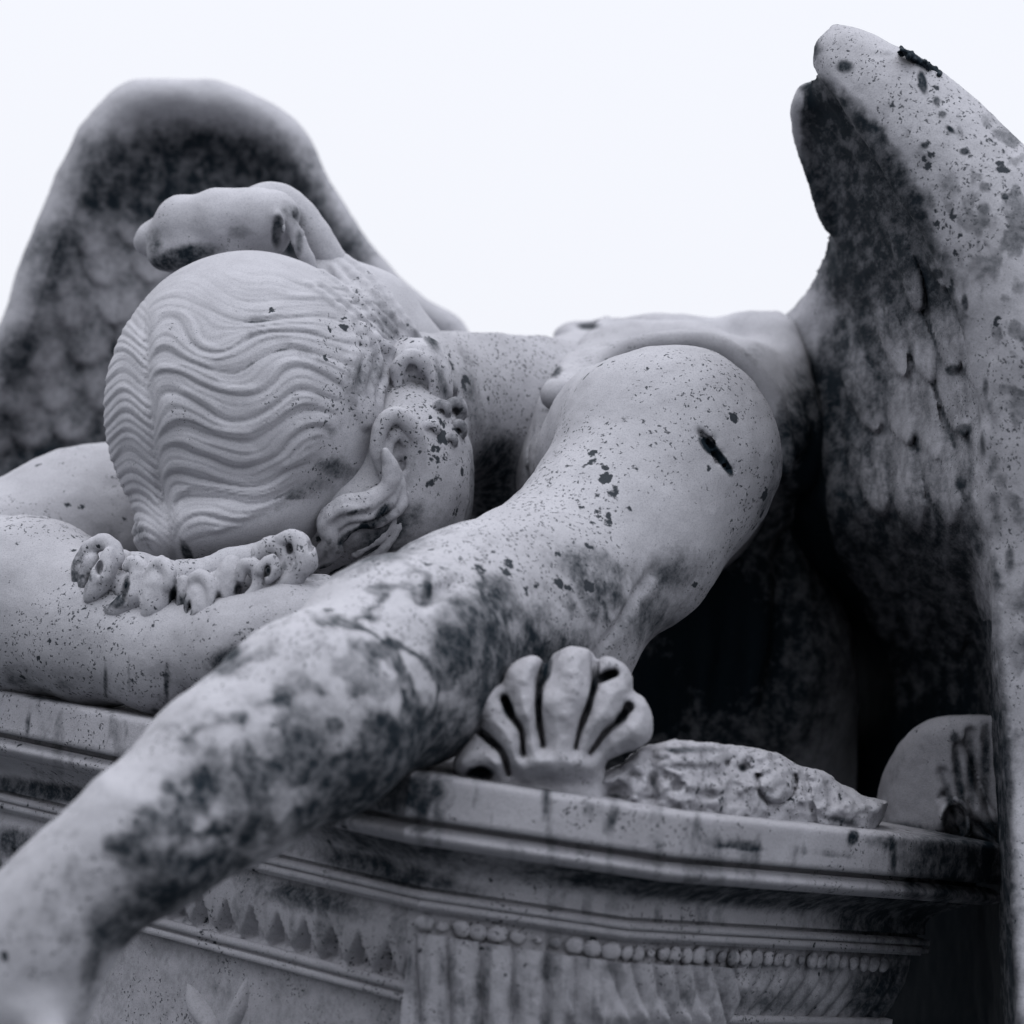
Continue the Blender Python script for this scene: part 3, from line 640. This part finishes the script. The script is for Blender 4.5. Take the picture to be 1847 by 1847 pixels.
edge = [(1512, 98, 3.2, 44), (1565, 135, 3.17, 58), (1640, 205, 3.14, 84), (1730, 310, 3.12, 104), (1825, 450, 3.10, 125), (1890, 650, 3.08, 128), (1905, 900, 3.08, 118), (1903, 1150, 3.08, 98), (1890, 1330, 3.08, 72), (1850, 1410, 3.07, 28)]
G.chain(catmull(edge, 2), .02)
def mdep(a, b): return float(mid[int((a-G.px[0])/G.hp), int((b-G.py[0])/G.hp)])
G.chain(catmull([(1468, 172, mdep(1468, 172), 28), (1456, 208, mdep(1456, 208), 27), (1464, 262, mdep(1464, 262), 25), (1490, 330, mdep(1490, 330), 26), (1512, 400, mdep(1512, 400), 24)], 3), .012)      # second ridge behind the tip
G.chain([(1925, 1250, 3.10, 100), (1930, 1700, 3.10, 92), (1928, 2000, 3.10, 90)], .006)
G.chain([(1389, 572, 3.60, 6), (1396, 640, 3.56, 6), (1412, 720, 3.54, 6)], .004, 'sub')
P, F = G.mesh(); P = relax(P, F, 3)
nv = vnorm(P, F); x, y, d = vpx(P)
stre = fbm(x/14, y/120, d*8, 3)-.5
P += nv*((fbm(P[:, 0]*22, P[:, 1]*22, P[:, 2]*22, 4)-.5)*.008+stre*.002*sstep(420, 600, y))[:, None]
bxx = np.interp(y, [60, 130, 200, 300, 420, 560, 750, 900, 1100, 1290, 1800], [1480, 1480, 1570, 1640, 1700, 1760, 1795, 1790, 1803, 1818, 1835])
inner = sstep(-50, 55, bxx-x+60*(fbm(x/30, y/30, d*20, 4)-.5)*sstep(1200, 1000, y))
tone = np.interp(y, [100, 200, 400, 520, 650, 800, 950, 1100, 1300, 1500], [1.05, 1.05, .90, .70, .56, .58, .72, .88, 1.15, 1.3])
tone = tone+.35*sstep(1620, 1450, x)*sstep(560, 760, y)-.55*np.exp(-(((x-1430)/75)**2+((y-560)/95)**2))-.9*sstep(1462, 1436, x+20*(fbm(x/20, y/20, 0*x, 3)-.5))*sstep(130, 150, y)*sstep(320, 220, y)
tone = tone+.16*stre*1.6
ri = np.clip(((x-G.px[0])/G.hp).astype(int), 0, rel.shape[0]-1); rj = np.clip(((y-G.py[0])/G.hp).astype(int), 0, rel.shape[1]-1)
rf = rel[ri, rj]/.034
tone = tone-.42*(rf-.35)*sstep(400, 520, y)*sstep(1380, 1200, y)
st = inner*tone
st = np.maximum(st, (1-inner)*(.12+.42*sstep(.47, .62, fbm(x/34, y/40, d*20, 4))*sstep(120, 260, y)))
st = np.maximum(st, blobs(x, y, [(1525, 120, 18, 14, 0, .9), (1650, 106, 34, 10, 38, .95), (1664, 146, 9, 24, -10, 1), (1690, 180, 8, 10, 0, 1), (1700, 205, 9, 7, 0, .9), (1714, 232, 12, 6, 40, .9), (1668, 262, 9, 7, 0, 1), (1740, 272, 11, 8, 0, 1), (1812, 356, 8, 8, 0, 1), (1775, 378, 16, 16, 0, .75), (1700, 118, 30, 7, 40, .8), (1590, 95, 30, 14, 0, .4), (1710, 330, 26, 44, -20, .55), (1690, 495, 16, 14, 0, .9), (1740, 545, 9, 20, 0, .9), (1720, 668, 18, 13, 0, .9), (1738, 776, 22, 15, 0, .9), (1776, 700, 9, 30, 0, .7), (1772, 800, 10, 34, 0, .7), (1733, 872, 16, 20, 0, .8), (1820, 1010, 12, 34, 0, .7), (1800, 600, 60, 120, 0, .2), (1820, 1800, 20, 300, 0, .2), (1389, 578, 4, 14, 0, 1), (1396, 640, 4, 60, -8, .9), (1418, 740, 5, 60, -14, .9)]))  # stain blotches, plus painted shadows under the feather tips
sp = .6+blobs(x, y, [(1760, 330, 150, 200, 50, .65), (1820, 600, 60, 200, 0, .5), (1800, 900, 60, 250, 0, .4)])
sp = sp*(1-inner*.4)
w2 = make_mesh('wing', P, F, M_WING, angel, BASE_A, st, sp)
w2['label'] = 'near wing with black crusted hollow and pale speckled front edge'
# moss tufts on its top
mv, mf = [], []
ico_p = None
G = PGrid(1480, 1720, 20, 170, 3.0, 3.3, 2, .003)
for i in range(46):
    t = rng.rand(); x0 = 1618+t*80+rng.uniform(-6, 6); y0 = 86+t*46+rng.uniform(-3, 7)
    G.cap((x0, y0, 3.13+rng.uniform(-.03, .02), rng.uniform(2.5, 6)), (x0+rng.uniform(-5, 5), y0+rng.uniform(-4, 3), 3.12, rng.uniform(1.5, 4)), .002)
P, F = G.mesh()
make_mesh('moss_tuft', P, F, M_BLK, w2, None, .8, .2).location = tuple(-BASE_A)
print('wing2', time.time()-T0)

# ================================================================== ALTAR
Aw, Cw, Dw, Rw = pw(-50, 1240, 3.30), pw(742, 1393, 2.85), pw(1230, 1471, 2.865), pw(1832, 1531, 3.30)
ztop = Cw[2]
e1 = (Aw-Cw); e1[2] = 0; e1 /= np.linalg.norm(e1); e2 = (Rw-Dw); e2[2] = 0; e2 /= np.linalg.norm(e2); L1 = 1.15
corners = [Cw, Cw+e1*L1, Cw+e1*L1+(Rw-Cw), Rw, Dw]                    # P, far left, back, far right, canted corner
corners = [np.array([c[0], c[1], ztop]) for c in corners]; NC = 5
L4 = np.linalg.norm(corners[4]-corners[0]); L3 = np.linalg.norm(corners[3]-corners[4]); L2 = L3+L4
BASE_B = np.array([*(sum(corners)/NC)[:2], 0.0])
altar = empty('stone_altar', BASE_B, 'carved marble altar with moulded cornice carrying the slumped angel', 'altar')
def outn(i):                                                       # outward normal of side i (corner i -> i+1)
    a, b = corners[i], corners[(i+1) % NC]; t = (b-a)/np.linalg.norm(b-a); n = np.array([t[1], -t[0], 0]); c = sum(corners)/NC
    return n if n.dot((a+b)/2-c) > 0 else -n
def off_corner(i, o):
    n1 = outn((i-1) % NC); n2 = outn(i); s = n1+n2; s /= (1+n1.dot(n2)); return corners[i]+s*o
def ring(name, prof, mat, relief=None, step=.004, stain_shade_f=None, sides=(0, 1, 2, 3), rough=.0012, cap=False):
    """prof: list of (outward offset, z below the top). Lofts the profile round the altar."""
    prof = np.array(prof, float)
    V, Fs = [], []; Svals = []
    # densify
    pp = []
    for i in range(len(prof)-1):
        n = max(1, int(np.hypot(*(prof[i+1]-prof[i]))/.0035))
        for q in range(n): pp.append(prof[i]+(prof[i+1]-prof[i])*q/n)
    pp.append(prof[-1]); pp = np.array(pp); m = len(pp); base = 0
    for sd_ in range(NC):
        st_ = step if sd_ in (0, 3, 4) else .08
        Ln = np.linalg.norm(corners[(sd_+1) % NC]-corners[sd_]); n = int(Ln/st_)
        T = np.linspace(0, 1, n+1)
        A = np.array([off_corner(sd_, o)-np.array([0, 0, z]) for o, z in pp]); Bq = np.array([off_corner((sd_+1) % NC, o)-np.array([0, 0, z]) for o, z in pp])
        G_ = A[None]*(1-T[:, None, None])+Bq[None]*T[:, None, None]
        if sd_ in (0, 3, 4):
            s = (T*Ln if sd_ == 0 else (1-T)*Ln+(L4 if sd_ == 3 else 0))[:, None]+0*pp[None, :, 0]; zz = pp[None, :, 1]+0*s
            h = (fbm(G_[..., 0]*30, G_[..., 1]*30, G_[..., 2]*30, 4)-.5)*2*rough+(fbm(G_[..., 0]*9, G_[..., 1]*9, G_[..., 2]*9, 2)-.5)*rough*2
            if relief is not None: h = h+relief(s, zz, 'left' if sd_ == 0 else 'right')
            endf = np.minimum(1, np.minimum(T, 1-T)*Ln/.006)[:, None]
            # displace along outward normal only, fading at the mitre
            G_ = G_+outn(sd_)[None, None]*(h*endf)[..., None]
        V.append(G_.reshape(-1, 3)); nn = n+1
        ii = np.arange(nn-1)[:, None]*m+np.arange(m-1)[None]; q = np.stack([ii, ii+m, ii+m+1, ii+1], -1).reshape(-1, 4)+base
        Fs.append(q); base += nn*m
    V = np.concatenate(V); Fs = np.concatenate(Fs)
    fn = np.cross(V[Fs[0, 1]]-V[Fs[0, 0]], V[Fs[0, 3]]-V[Fs[0, 0]])
    cam_f = (V-CAM) @ R; x, y, d = vpx(cam_f)
    st = stain_shade_f(x, y) if stain_shade_f else 0*x
    cen = sum(corners)/NC
    mid_n = np.cross(V[Fs[:, 1]]-V[Fs[:, 0]], V[Fs[:, 2]]-V[Fs[:, 0]]); fc = V[Fs].mean(1)-cen
    if (mid_n[:, :2]*fc[:, :2]).sum() < 0: Fs = Fs[:, ::-1]
    return make_mesh(name, V, Fs, mat, altar, BASE_B, st, .55, world=True)
def arc(o0, z0, o1, z1, bulge, n=8):                                # circular-ish bulge between two profile points
    o = []
    for i in range(n+1):
        t = i/n; b = math.sin(math.pi*t)*bulge; o.append((o0+(o1-o0)*t+b, z0+(z1-z0)*t))
    return o
def aS(x, y): return .10+.34*sstep(.48, .70, fbm(x/22, y/110, 0*x, 4))+.16*sstep(1300, 1800, x)+blobs(x, y, [(1750, 1560, 130, 90, 0, .55), (1060, 1460, 14, 22, 0, .5), (980, 1440, 10, 30, 0, .4), (1110, 1470, 12, 26, 20, .4), (1540, 1510, 10, 16, 20, .9), (1600, 1520, 60, 14, 5, .35), (50, 1310, 6, 30, 5, .6), (660, 1430, 120, 60, 0, .7), (100, 1262, 110, 5, 8, .5), (1330, 1525, 50, 6, 6, .6), (1500, 1540, 60, 5, 6, .5)])  # stains, plus painted shade: the wing's at right, the forearm's on the slab
def dS(x, y): return np.maximum(aS(x, y), blobs(x, y, [(700, 1500, 260, 80, 15, .7), (1250, 1600, 520, 40, 6, .8), (700, 1570, 200, 34, 14, .8), (1700, 1650, 260, 120, 6, 1.0), (100, 1430, 300, 22, 9, .85), (20, 1520, 90, 40, 10, .7)]))  # adds painted shade in the cove and at the right end
ring('cornice_slab', [(-.14, -.006), (-.05, -.003), (-.006, -.001), (-.001, .0015), (0, .004), (0, .034), (-.004, .036), (-.024, .0368)], M_ALT, stain_shade_f=aS)
# flat top
tv = [off_corner(i, -.13)+np.array([0, 0, .006]) for i in range(NC)]
make_mesh('altar_top', np.array(tv), np.array([[0, 1, 2, 3, 4]]), M_ALT, altar, BASE_B, .3, .5, world=True)
ring('torus_moulding', [(-.024, .0372), (-.024, .0405), (-.012, .0408)]+arc(-.012, .041, -.014, .0565, .010, 10)+[(-.024, .057)], M_ALT, stain_shade_f=aS)
ring('cove_moulding', [(-.024, .056)]+arc(-.024, .058, -.054, .090, -.012, 12)+[(-.054, .0915), (-.060, .0918)]+[(-.060, .095)], M_ALT, stain_shade_f=dS)
ring('fillet_moulding', [(-.056, .0945), (-.050, .0962), (-.050, .1005), (-.0545, .1008), (-.0545, .1022), (-.050, .1026), (-.050, .1075), (-.055, .1085), (-.055, .1105), (-.062, .111)], M_ALT, stain_shade_f=lambda x, y: .7*dS(x, y))
# band below: leaf tongues on the long face, bead row and capital on the short face
def leafrel(s, z, side):
    per = .0385; q = np.abs(((s/per) % 1)-.5)*2                     # 0 at the leaf axis, 1 between leaves
    t = np.clip((z-.118)/.052, 0, 1)
    wl = np.interp(t, [0, .45, .75, 1], [1.4, 1.1, .6, .1])
    L = sstep(.0, .14, wl-q); rib = np.exp(-(q/.08)**2)*.0014
    dart = np.exp(-((1-q)/.12)**2)*sstep(.6, .72, t)*.006
    hl = (L*.013+rib*L+dart-.009)*sstep(0, .06, t)*(1-sstep(.95, 1, t))
    if side == 'left': return hl
    fan = (s-.24); ph = (s+.55*(z-.13)*np.sign(s-.20)*.9)/.030       # capital leaves fanning out
    g = np.abs(np.sin(np.pi*ph))
    sc = ((s/.034+z*9) % 1); sc2 = np.sin(np.pi*sc)*np.sin(np.clip((z-.135)/.03, 0, 1)*np.pi)
    k = sstep(.22, .25, s)*(1-sstep(.45, .48, s))
    return ((1-k)*(g**.6*.0055-.003)+k*(sc2*.010-.004+np.abs(np.sin(np.pi*(s+z*.8)/.0165))*.002))*sstep(.13, .138, z)
def fS(x, y): return np.maximum(dS(x, y), blobs(x, y, [(560, 1620, 160, 36, 14, .7), (640, 1720, 140, 20, 14, .2), (1400, 1810, 200, 40, 5, .55), (1620, 1800, 120, 90, 0, .9), (480, 1600, 120, 24, 14, .5)]))  # stain and painted shade on the frieze and its right end
ring('leaf_frieze', [(-.062, .110)]+arc(-.062, .112, -.074, .170, .004, 12)+[(-.074, .171)], M_ALT, relief=leafrel, step=.0022, stain_shade_f=fS)
ring('lower_fillet', [(-.078, .1705), (-.068, .1715), (-.068, .178), (-.074, .1785), (-.074, .181), (-.069, .1815), (-.069, .187), (-.078, .188), (-.079, .1885)], M_ALT, stain_shade_f=lambda x, y: .5*fS(x, y))
ring('altar_wall', [(-.079, .188), (-.080, .20), (-.080, .30), (-.080, ztop-.14), (-.02, ztop-.12), (-.01, ztop-.001)], M_ALT, rough=.0006, step=.012, stain_shade_f=lambda x, y: .35+0*x)
# capital (pilaster head) over the short face, proud of the frieze
def along(Sv, ov):                                             # point on the canted and right faces at distance Sv from the left edge, ov outwards
    shp = np.broadcast(Sv, ov).shape; Sv = np.broadcast_to(Sv, shp); ov = np.broadcast_to(ov, shp)
    p0 = off_corner(0, 1.0)-corners[0]; p4 = off_corner(4, 1.0)-corners[4]; p3 = off_corner(3, 1.0)-corners[3]
    Pa = corners[0]+p0*ov[..., None]; Pb = corners[4]+p4*ov[..., None]; Pc = corners[3]+p3*ov[..., None]
    t1 = (Sv/L4)[..., None]; t2 = ((Sv-L4)/L3)[..., None]
    return np.where(t1 <= 1, Pa+(Pb-Pa)*t1, Pb+(Pc-Pb)*t2)
CapL = L4+.20
S_ = np.linspace(-.002, CapL, 300); Z_ = np.concatenate([np.linspace(.128, .30, 110), np.linspace(.306, ztop-.14, 26)])
Sg, Zg = np.meshgrid(S_, Z_, indexing='ij')
flare = -.048-.012*sstep(.128, .24, Zg)
g = np.abs(np.sin(np.pi*(Sg-.22*(Zg-.13)*(Sg < .2)-.9*(Zg-.13)*(Sg > .2))/.034))**.6
kk = sstep(.16, .175, Sg)*(1-sstep(.38, .395, Sg))
cell = ((Sg-.5*(Zg-.13))/.033) % 1
eye = np.exp(-(((cell-.5)/.28)**2+((Zg-.172)/.010)**2))
rel = (1-kk)*(g*.009-.006)+kk*(eye*.012+g*.006-.009)+(fbm(Sg*45, Zg*45, 0*Sg, 4)-.5)*.009
rel = rel*(1-sstep(.27, .29, Zg))
edgef = np.minimum(1, np.minimum(Sg+.0021, CapL-Sg)/.004); o = np.where(edgef < .02, -.085, flare+rel)
pt = along(Sg, o); pt[..., 2] = ztop-Zg
V = pt.reshape(-1, 3); n_, m_ = Sg.shape; ii = np.arange(n_-1)[:, None]*m_+np.arange(m_-1)[None]
Fq = np.stack([ii, ii+1, ii+m_+1, ii+m_], -1).reshape(-1, 4)
cf = (V-CAM) @ R; x, y, d = vpx(cf)
make_mesh('corner_pilaster', V, Fq, M_ALT, altar, BASE_B, .5*fS(x, y)+.20+.16*sstep(.5, .7, fbm(x/16, y/60, 0*x, 4)), .5, world=True)
# bead row
vs, fs, nb = [], [], 0
nb_u, nb_v = 10, 8
for i in range(60):
    s = .004+i*.0205+rng.uniform(-.0012, .0012)
    if s > L2-.045: break
    c0 = along(np.array(s), np.array(-.0580)); c0[2] = ztop-.1205; sdn = 4 if s < L4 else 3; n3 = outn(sdn); e2 = np.cross(n3, [0, 0, 1.0])
    rr = rng.uniform(.72, 1.02)
    if i in (1, 6, 7, 13, 19, 26): rr *= .6
    U, Vv = np.meshgrid(np.linspace(0, 2*np.pi, nb_u, endpoint=False), np.linspace(0, np.pi, nb_v), indexing='ij')
    pts = c0+e2*(np.cos(U)*np.sin(Vv))[..., None]*.0092*rr+n3*(np.sin(U)*np.sin(Vv))[..., None]*.0045*rr+np.array([0, 0, 1.0])*np.cos(Vv)[..., None]*.0080*rr
    vs.append(pts.reshape(-1, 3))
    for a in range(nb_u):
        for b in range(nb_v-1):
            fs.append([nb+a*nb_v+b, nb+a*nb_v+b+1, nb+((a+1) % nb_u)*nb_v+b+1, nb+((a+1) % nb_u)*nb_v+b])
    nb += nb_u*nb_v
V = np.concatenate(vs); V = V+((fbm(V[:, 0]*120, V[:, 1]*120, V[:, 2]*120, 2)-.5)*.004)[:, None]; cf = (V-CAM) @ R; x, y, d = vpx(cf)
make_mesh('bead_row', V, fs, M_ALT, altar, BASE_B, .12+.9*dS(x, y), .5, world=True)
# carved leaf pair on the wall
G = PGrid(320, 460, 1750, 1960, 2.9, 3.3, 2.5, .003)
n0 = outn(0)
def walld(px, py, o=-.080):                                     # distance along the ray to the long wall face
    r_ = pw(px, py, 1)-CAM; q = off_corner(0, o); return float((q-CAM).dot(n0)/r_.dot(n0))
for pts in ([(340, 1775, 4), (360, 1815, 22), (392, 1865, 17), (402, 1930, 4)], [(448, 1762, 4), (438, 1812, 19), (418, 1860, 15), (404, 1930, 4)]):
    G.chain(catmull([(a, b, walld(a, b)+.002, r_) for a, b, r_ in pts], 4), .002, flat=1.2)
P, F = G.mesh(); make_mesh('leaf_relief', P, F, M_ALT, altar, BASE_B, .1, .4)
print('altar', time.time()-T0)

# ------------------------------------------------------------------ palmettes and carved foliage on the ledge
G = PGrid(790, 1205, 1150, 1470, 2.78, 3.06, 2.5, .003)
cx, cy = 1012, 1425
X, Y = G.X, G.Y
lobes = [(840, 1395, 852, 1368, 26, 0), (838, 1330, 880, 1300, 30, 1), (880, 1255, 905, 1275, 34, 1), (955, 1195, 960, 1250, 30, 1), (1035, 1195, 1030, 1260, 40, 1), (1105, 1205, 1085, 1260, 30, 1), (1142, 1270, 1110, 1300, 34, 1), (1150, 1330, 1110, 1350, 30, 1)]
outp = [(826, 1404), (818, 1378), (832, 1350), (846, 1334), (846, 1318), (856, 1302), (852, 1278), (862, 1250), (884, 1232), (904, 1230), (914, 1206), (940, 1188), (968, 1184), (984, 1198), (1000, 1178), (1030, 1166), (1062, 1172), (1076, 1190), (1096, 1184), (1124, 1196), (1140, 1222), (1140, 1246), (1162, 1262), (1177, 1296), (1172, 1332), (1146, 1352), (1112, 1364), (1090, 1384), (1086, 1470), (1000, 1465), (900, 1450), (850, 1430)]
d2 = poly_sd([p[:2] for p in catmull([(a, b, 0, 0) for a, b in outp], 3)], X, Y)
slots = [[(979, 1345, 2.5), (972, 1290, 4), (972, 1240, 7), (986, 1200, 10), (1000, 1172, 8)], [(944, 1360, 2.5), (940, 1318, 4), (922, 1290, 6), (910, 1262, 9)],
         [(918, 1396, 3), (908, 1362, 4), (888, 1338, 5), (858, 1314, 5)], [(1038, 1350, 2.5), (1048, 1310, 4), (1066, 1262, 5), (1074, 1225, 7), (1072, 1180, 7)],
         [(1064, 1358, 2.5), (1092, 1322, 4), (1116, 1300, 7), (1132, 1276, 9)], [(1074, 1232, 5), (1092, 1220, 9), (1108, 1214, 8)], [(882, 1400, 6), (866, 1392, 12), (850, 1402, 9)], [(1100, 1384, 3), (1130, 1362, 4)]]
sd_ = np.full(X.shape, 1e3)
for sl_ in slots:
    c_s = catmull([(a, b, r_, 0) for a, b, r_ in sl_], 4)
    for (a, b) in zip(c_s[:-1], c_s[1:]):
        e = np.array(b[:2])-np.array(a[:2]); t = np.clip(((X-a[0])*e[0]+(Y-a[1])*e[1])/(e.dot(e)+1e-9), 0, 1)
        sd_ = np.minimum(sd_, np.hypot(X-a[0]-t*e[0], Y-a[1]-t*e[1])-.72*(a[2]+(b[2]-a[2])*t))
fr_ = .008+.026*np.sqrt(np.clip(-d2/70, 0, 1))+.016*np.sqrt(np.clip(sd_/26, 0, 1))-.034*sstep(4, -2, sd_)
fr_ = fr_*(1-.45*sstep(1370, 1420, Y))
fr_ = fr_+.006*(fbm(X/30, Y/30, 0*X, 3)-.5)
mid = 2.907+.00005*(X-1000)+.010*sstep(1450, 1180, Y)+0*X
G.slab(d2, mid, np.maximum(fr_, .002), .035, .010)
P, F = G.mesh(); P += vnorm(P, F)*((fbm(P[:, 0]*60, P[:, 1]*60, P[:, 2]*60, 3)-.5)*.004)[:, None]
x, y, d = vpx(P)
grv = sstep(.3, .8, np.interp(x, [0, 1], [0, 0]))
st = blobs(x, y, [(984, 1208, 11, 30, 14, 1), (972, 1265, 7, 50, 2, .9), (916, 1275, 10, 24, -20, 1), (865, 1394, 24, 11, 0, 1.3), (885, 1337, 32, 6, 35, .8), (1096, 1219, 20, 9, -15, .9), (1122, 1292, 18, 9, -50, .9), (1068, 1250, 7, 44, 14, .8), (870, 1290, 20, 40, 0, .3)])
make_mesh('palmette', P, F, M_ALT, altar, BASE_B, st+.12, .5)['label'] = 'fan shaped palmette standing on the near corner of the ledge'
# broken foliage along the ledge
G = PGrid(1040, 1660, 1310, 1540, 2.86, 3.40, 3, .004)
X, Y = G.X, G.Y
base_y = np.interp(X, [742, 1832], [1393, 1531])
outf = [(1060, 1450), (1066, 1415), (1095, 1392), (1130, 1372), (1160, 1350), (1220, 1337), (1290, 1342), (1345, 1350), (1400, 1358), (1440, 1382), (1482, 1392), (1520, 1418), (1562, 1440), (1600, 1448), (1590, 1470), (1565, 1520), (1300, 1500), (1100, 1470)]
d2 = poly_sd(outf, X, Y)
nzf = fbm(X/26, Y/20, 0*X, 4)-.5
ledge = np.interp(X, [742, 1230, 1832], [2.86, 2.88, 3.30])
fr_ = .030+.016*np.sqrt(np.clip(-d2/50, 0, 1))+.030*nzf
for (a, b, rx, ry, h_) in ((1178, 1418, 9, 26, .016), (1300, 1400, 24, 14, .010), (1340, 1385, 10, 8, .016), (1310, 1376, 7, 6, .014), (1440, 1420, 20, 16, .008), (1110, 1432, 20, 16, .022), (1270, 1432, 30, 8, .012), (1500, 1440, 8, 26, .012), (1240, 1385, 40, 6, .010)):
    fr_ = fr_-h_*np.exp(-(((X-a)/rx)**2+((Y-b)/ry)**2))
rr_ = np.hypot((X-1400)/34, (Y-1410)/40); fr_ = fr_-.016*np.exp(-((rr_-1)/.12)**2)*(Y > 1395)-.0*rr_+.006*(rr_ < 1)
fr_ = fr_-.010*np.exp(-((X-1452-.2*(Y-1400))/5)**2)
G.slab(d2, ledge+.056+.02*sstep(1480, 1340, Y), np.maximum(fr_, .005), .04, .008)
P, F = G.mesh(); P += vnorm(P, F)*((fbm(P[:, 0]*70, P[:, 1]*70, P[:, 2]*70, 3)-.5)*.007)[:, None]
x, y, d = vpx(P)
st = blobs(x, y, [(1240, 1352, 90, 9, 0, .6), (1180, 1415, 8, 26, -20, .7), (1340, 1385, 10, 9, 0, .8), (1108, 1440, 24, 10, 0, .8), (1520, 1480, 40, 10, 10, .7), (1395, 1440, 30, 5, 10, .5), (1480, 1420, 6, 24, 20, .5), (1560, 1460, 20, 12, 0, .4)])
fo = make_mesh('broken_foliage', P, F, M_ALT, altar, BASE_B, st, .8)
# far palmette: a ribbed half dome turned away
G = PGrid(1565, 1900, 1275, 1580, 3.2, 3.62, 3, .004)
X, Y = G.X, G.Y
outs = [(1582, 1520), (1584, 1440), (1598, 1385), (1628, 1335), (1665, 1305), (1710, 1292), (1800, 1291), (1870, 1300), (1880, 1540)]
d2 = poly_sd([p[:2] for p in catmull([(a, b, 0, 0) for a, b in outs], 3)], X, Y)
bx_ = np.interp(Y, [1295, 1310, 1350, 1400, 1440, 1530], [1800, 1762, 1722, 1712, 1690, 1690])
face = sstep(-4, 8, X-bx_)
an2 = np.arctan2(1530-Y, X-1812); g2 = np.abs(np.sin(an2*8.5))
dome = np.sqrt(np.clip(1-((X-1740)/165)**2, 0, 1))
fr_ = .02+.11*dome+face*(-.016+.018*np.abs(np.sin(an2*6.5))**.6)
fr_ = fr_+.020*np.exp(-((np.hypot((X-1722)/26, (Y-1485)/40)-1)/.3)**2)-.02*(np.hypot((X-1722)/20, (Y-1485)/32) < 1)
G.slab(d2, np.full(X.shape, 3.44)+0*X, np.maximum(fr_, .005), .06, .02)
for pts in ([(1745, 1525), (1722, 1440), (1722, 1372)], [(1758, 1525), (1740, 1430), (1742, 1335)], [(1772, 1525), (1762, 1420), (1768, 1312)], [(1788, 1525), (1788, 1420), (1800, 1306)]):
    G.chain(catmull([(a, b, 3.322+.012*i, 7+6*i) for i, (a, b) in enumerate(pts)], 4), .003)
for pts in ([(1735, 1520), (1716, 1450), (1700, 1395)], [(1750, 1520), (1731, 1436), (1730, 1350)], [(1765, 1520), (1751, 1426), (1752, 1322)], [(1780, 1520), (1775, 1420), (1784, 1306)]):
    G.chain(catmull([(a, b, 3.305+.004*i, 4+4*i) for i, (a, b) in enumerate(pts)], 4), .004, 'sub')
G.chain(catmull([(1700, 1520, 3.345, 10), (1690, 1478, 3.34, 11), (1706, 1456, 3.34, 11), (1728, 1470, 3.34, 9)], 4), .004)
P, F = G.mesh(); P += vnorm(P, F)*((fbm(P[:, 0]*40, P[:, 1]*40, P[:, 2]*40, 3)-.5)*.004)[:, None]
x, y, d = vpx(P)
fx = sstep(-2, 10, x-np.interp(y, [1295, 1310, 1350, 1400, 1440, 1530], [1800, 1762, 1722, 1712, 1690, 1690]))
st = .22+fx*.12+blobs(x, y, [(1712, 1440, 8, 60, -16, .42), (1730, 1410, 8, 80, -8, .42), (1752, 1390, 8, 80, -2, .42), (1778, 1380, 9, 80, 2, .42), (1722, 1330, 10, 12, 0, .6), (1770, 1500, 80, 30, 0, .45), (1620, 1500, 60, 20, 0, .5)])  # shading of the rounded form painted at lower left and along the ribs
make_mesh('palmette', P, F, M_ALT, altar, BASE_B, st, .3)['label'] = 'dark palmette on the far corner seen from its smooth side'

# ================================================================== GROUND
gv = np.array([[-1500, -1500, 0], [1500, -1500, 0], [1500, 1500, 0], [-1500, 1500, 0.0]])
gm = bpy.data.materials.new('dark_grass'); gm.use_nodes = True
gb = gm.node_tree.nodes['Principled BSDF']; gb.inputs['Roughness'].default_value = 1
gn = gm.node_tree.nodes.new('ShaderNodeTexNoise'); gn.inputs['Scale'].default_value = 900; gr_ = gm.node_tree.nodes.new('ShaderNodeMixRGB')
gr_.inputs[1].default_value = (.035, .04, .045, 1); gr_.inputs[2].default_value = (.06, .065, .07, 1)
gm.node_tree.links.new(gn.outputs['Fac'], gr_.inputs[0]); gm.node_tree.links.new(gr_.outputs[0], gb.inputs['Base Color'])
go = make_mesh('ground', gv, np.array([[0, 1, 2, 3]]), gm, None, None, world=True); go['kind'] = 'structure'
print('done', time.time()-T0)
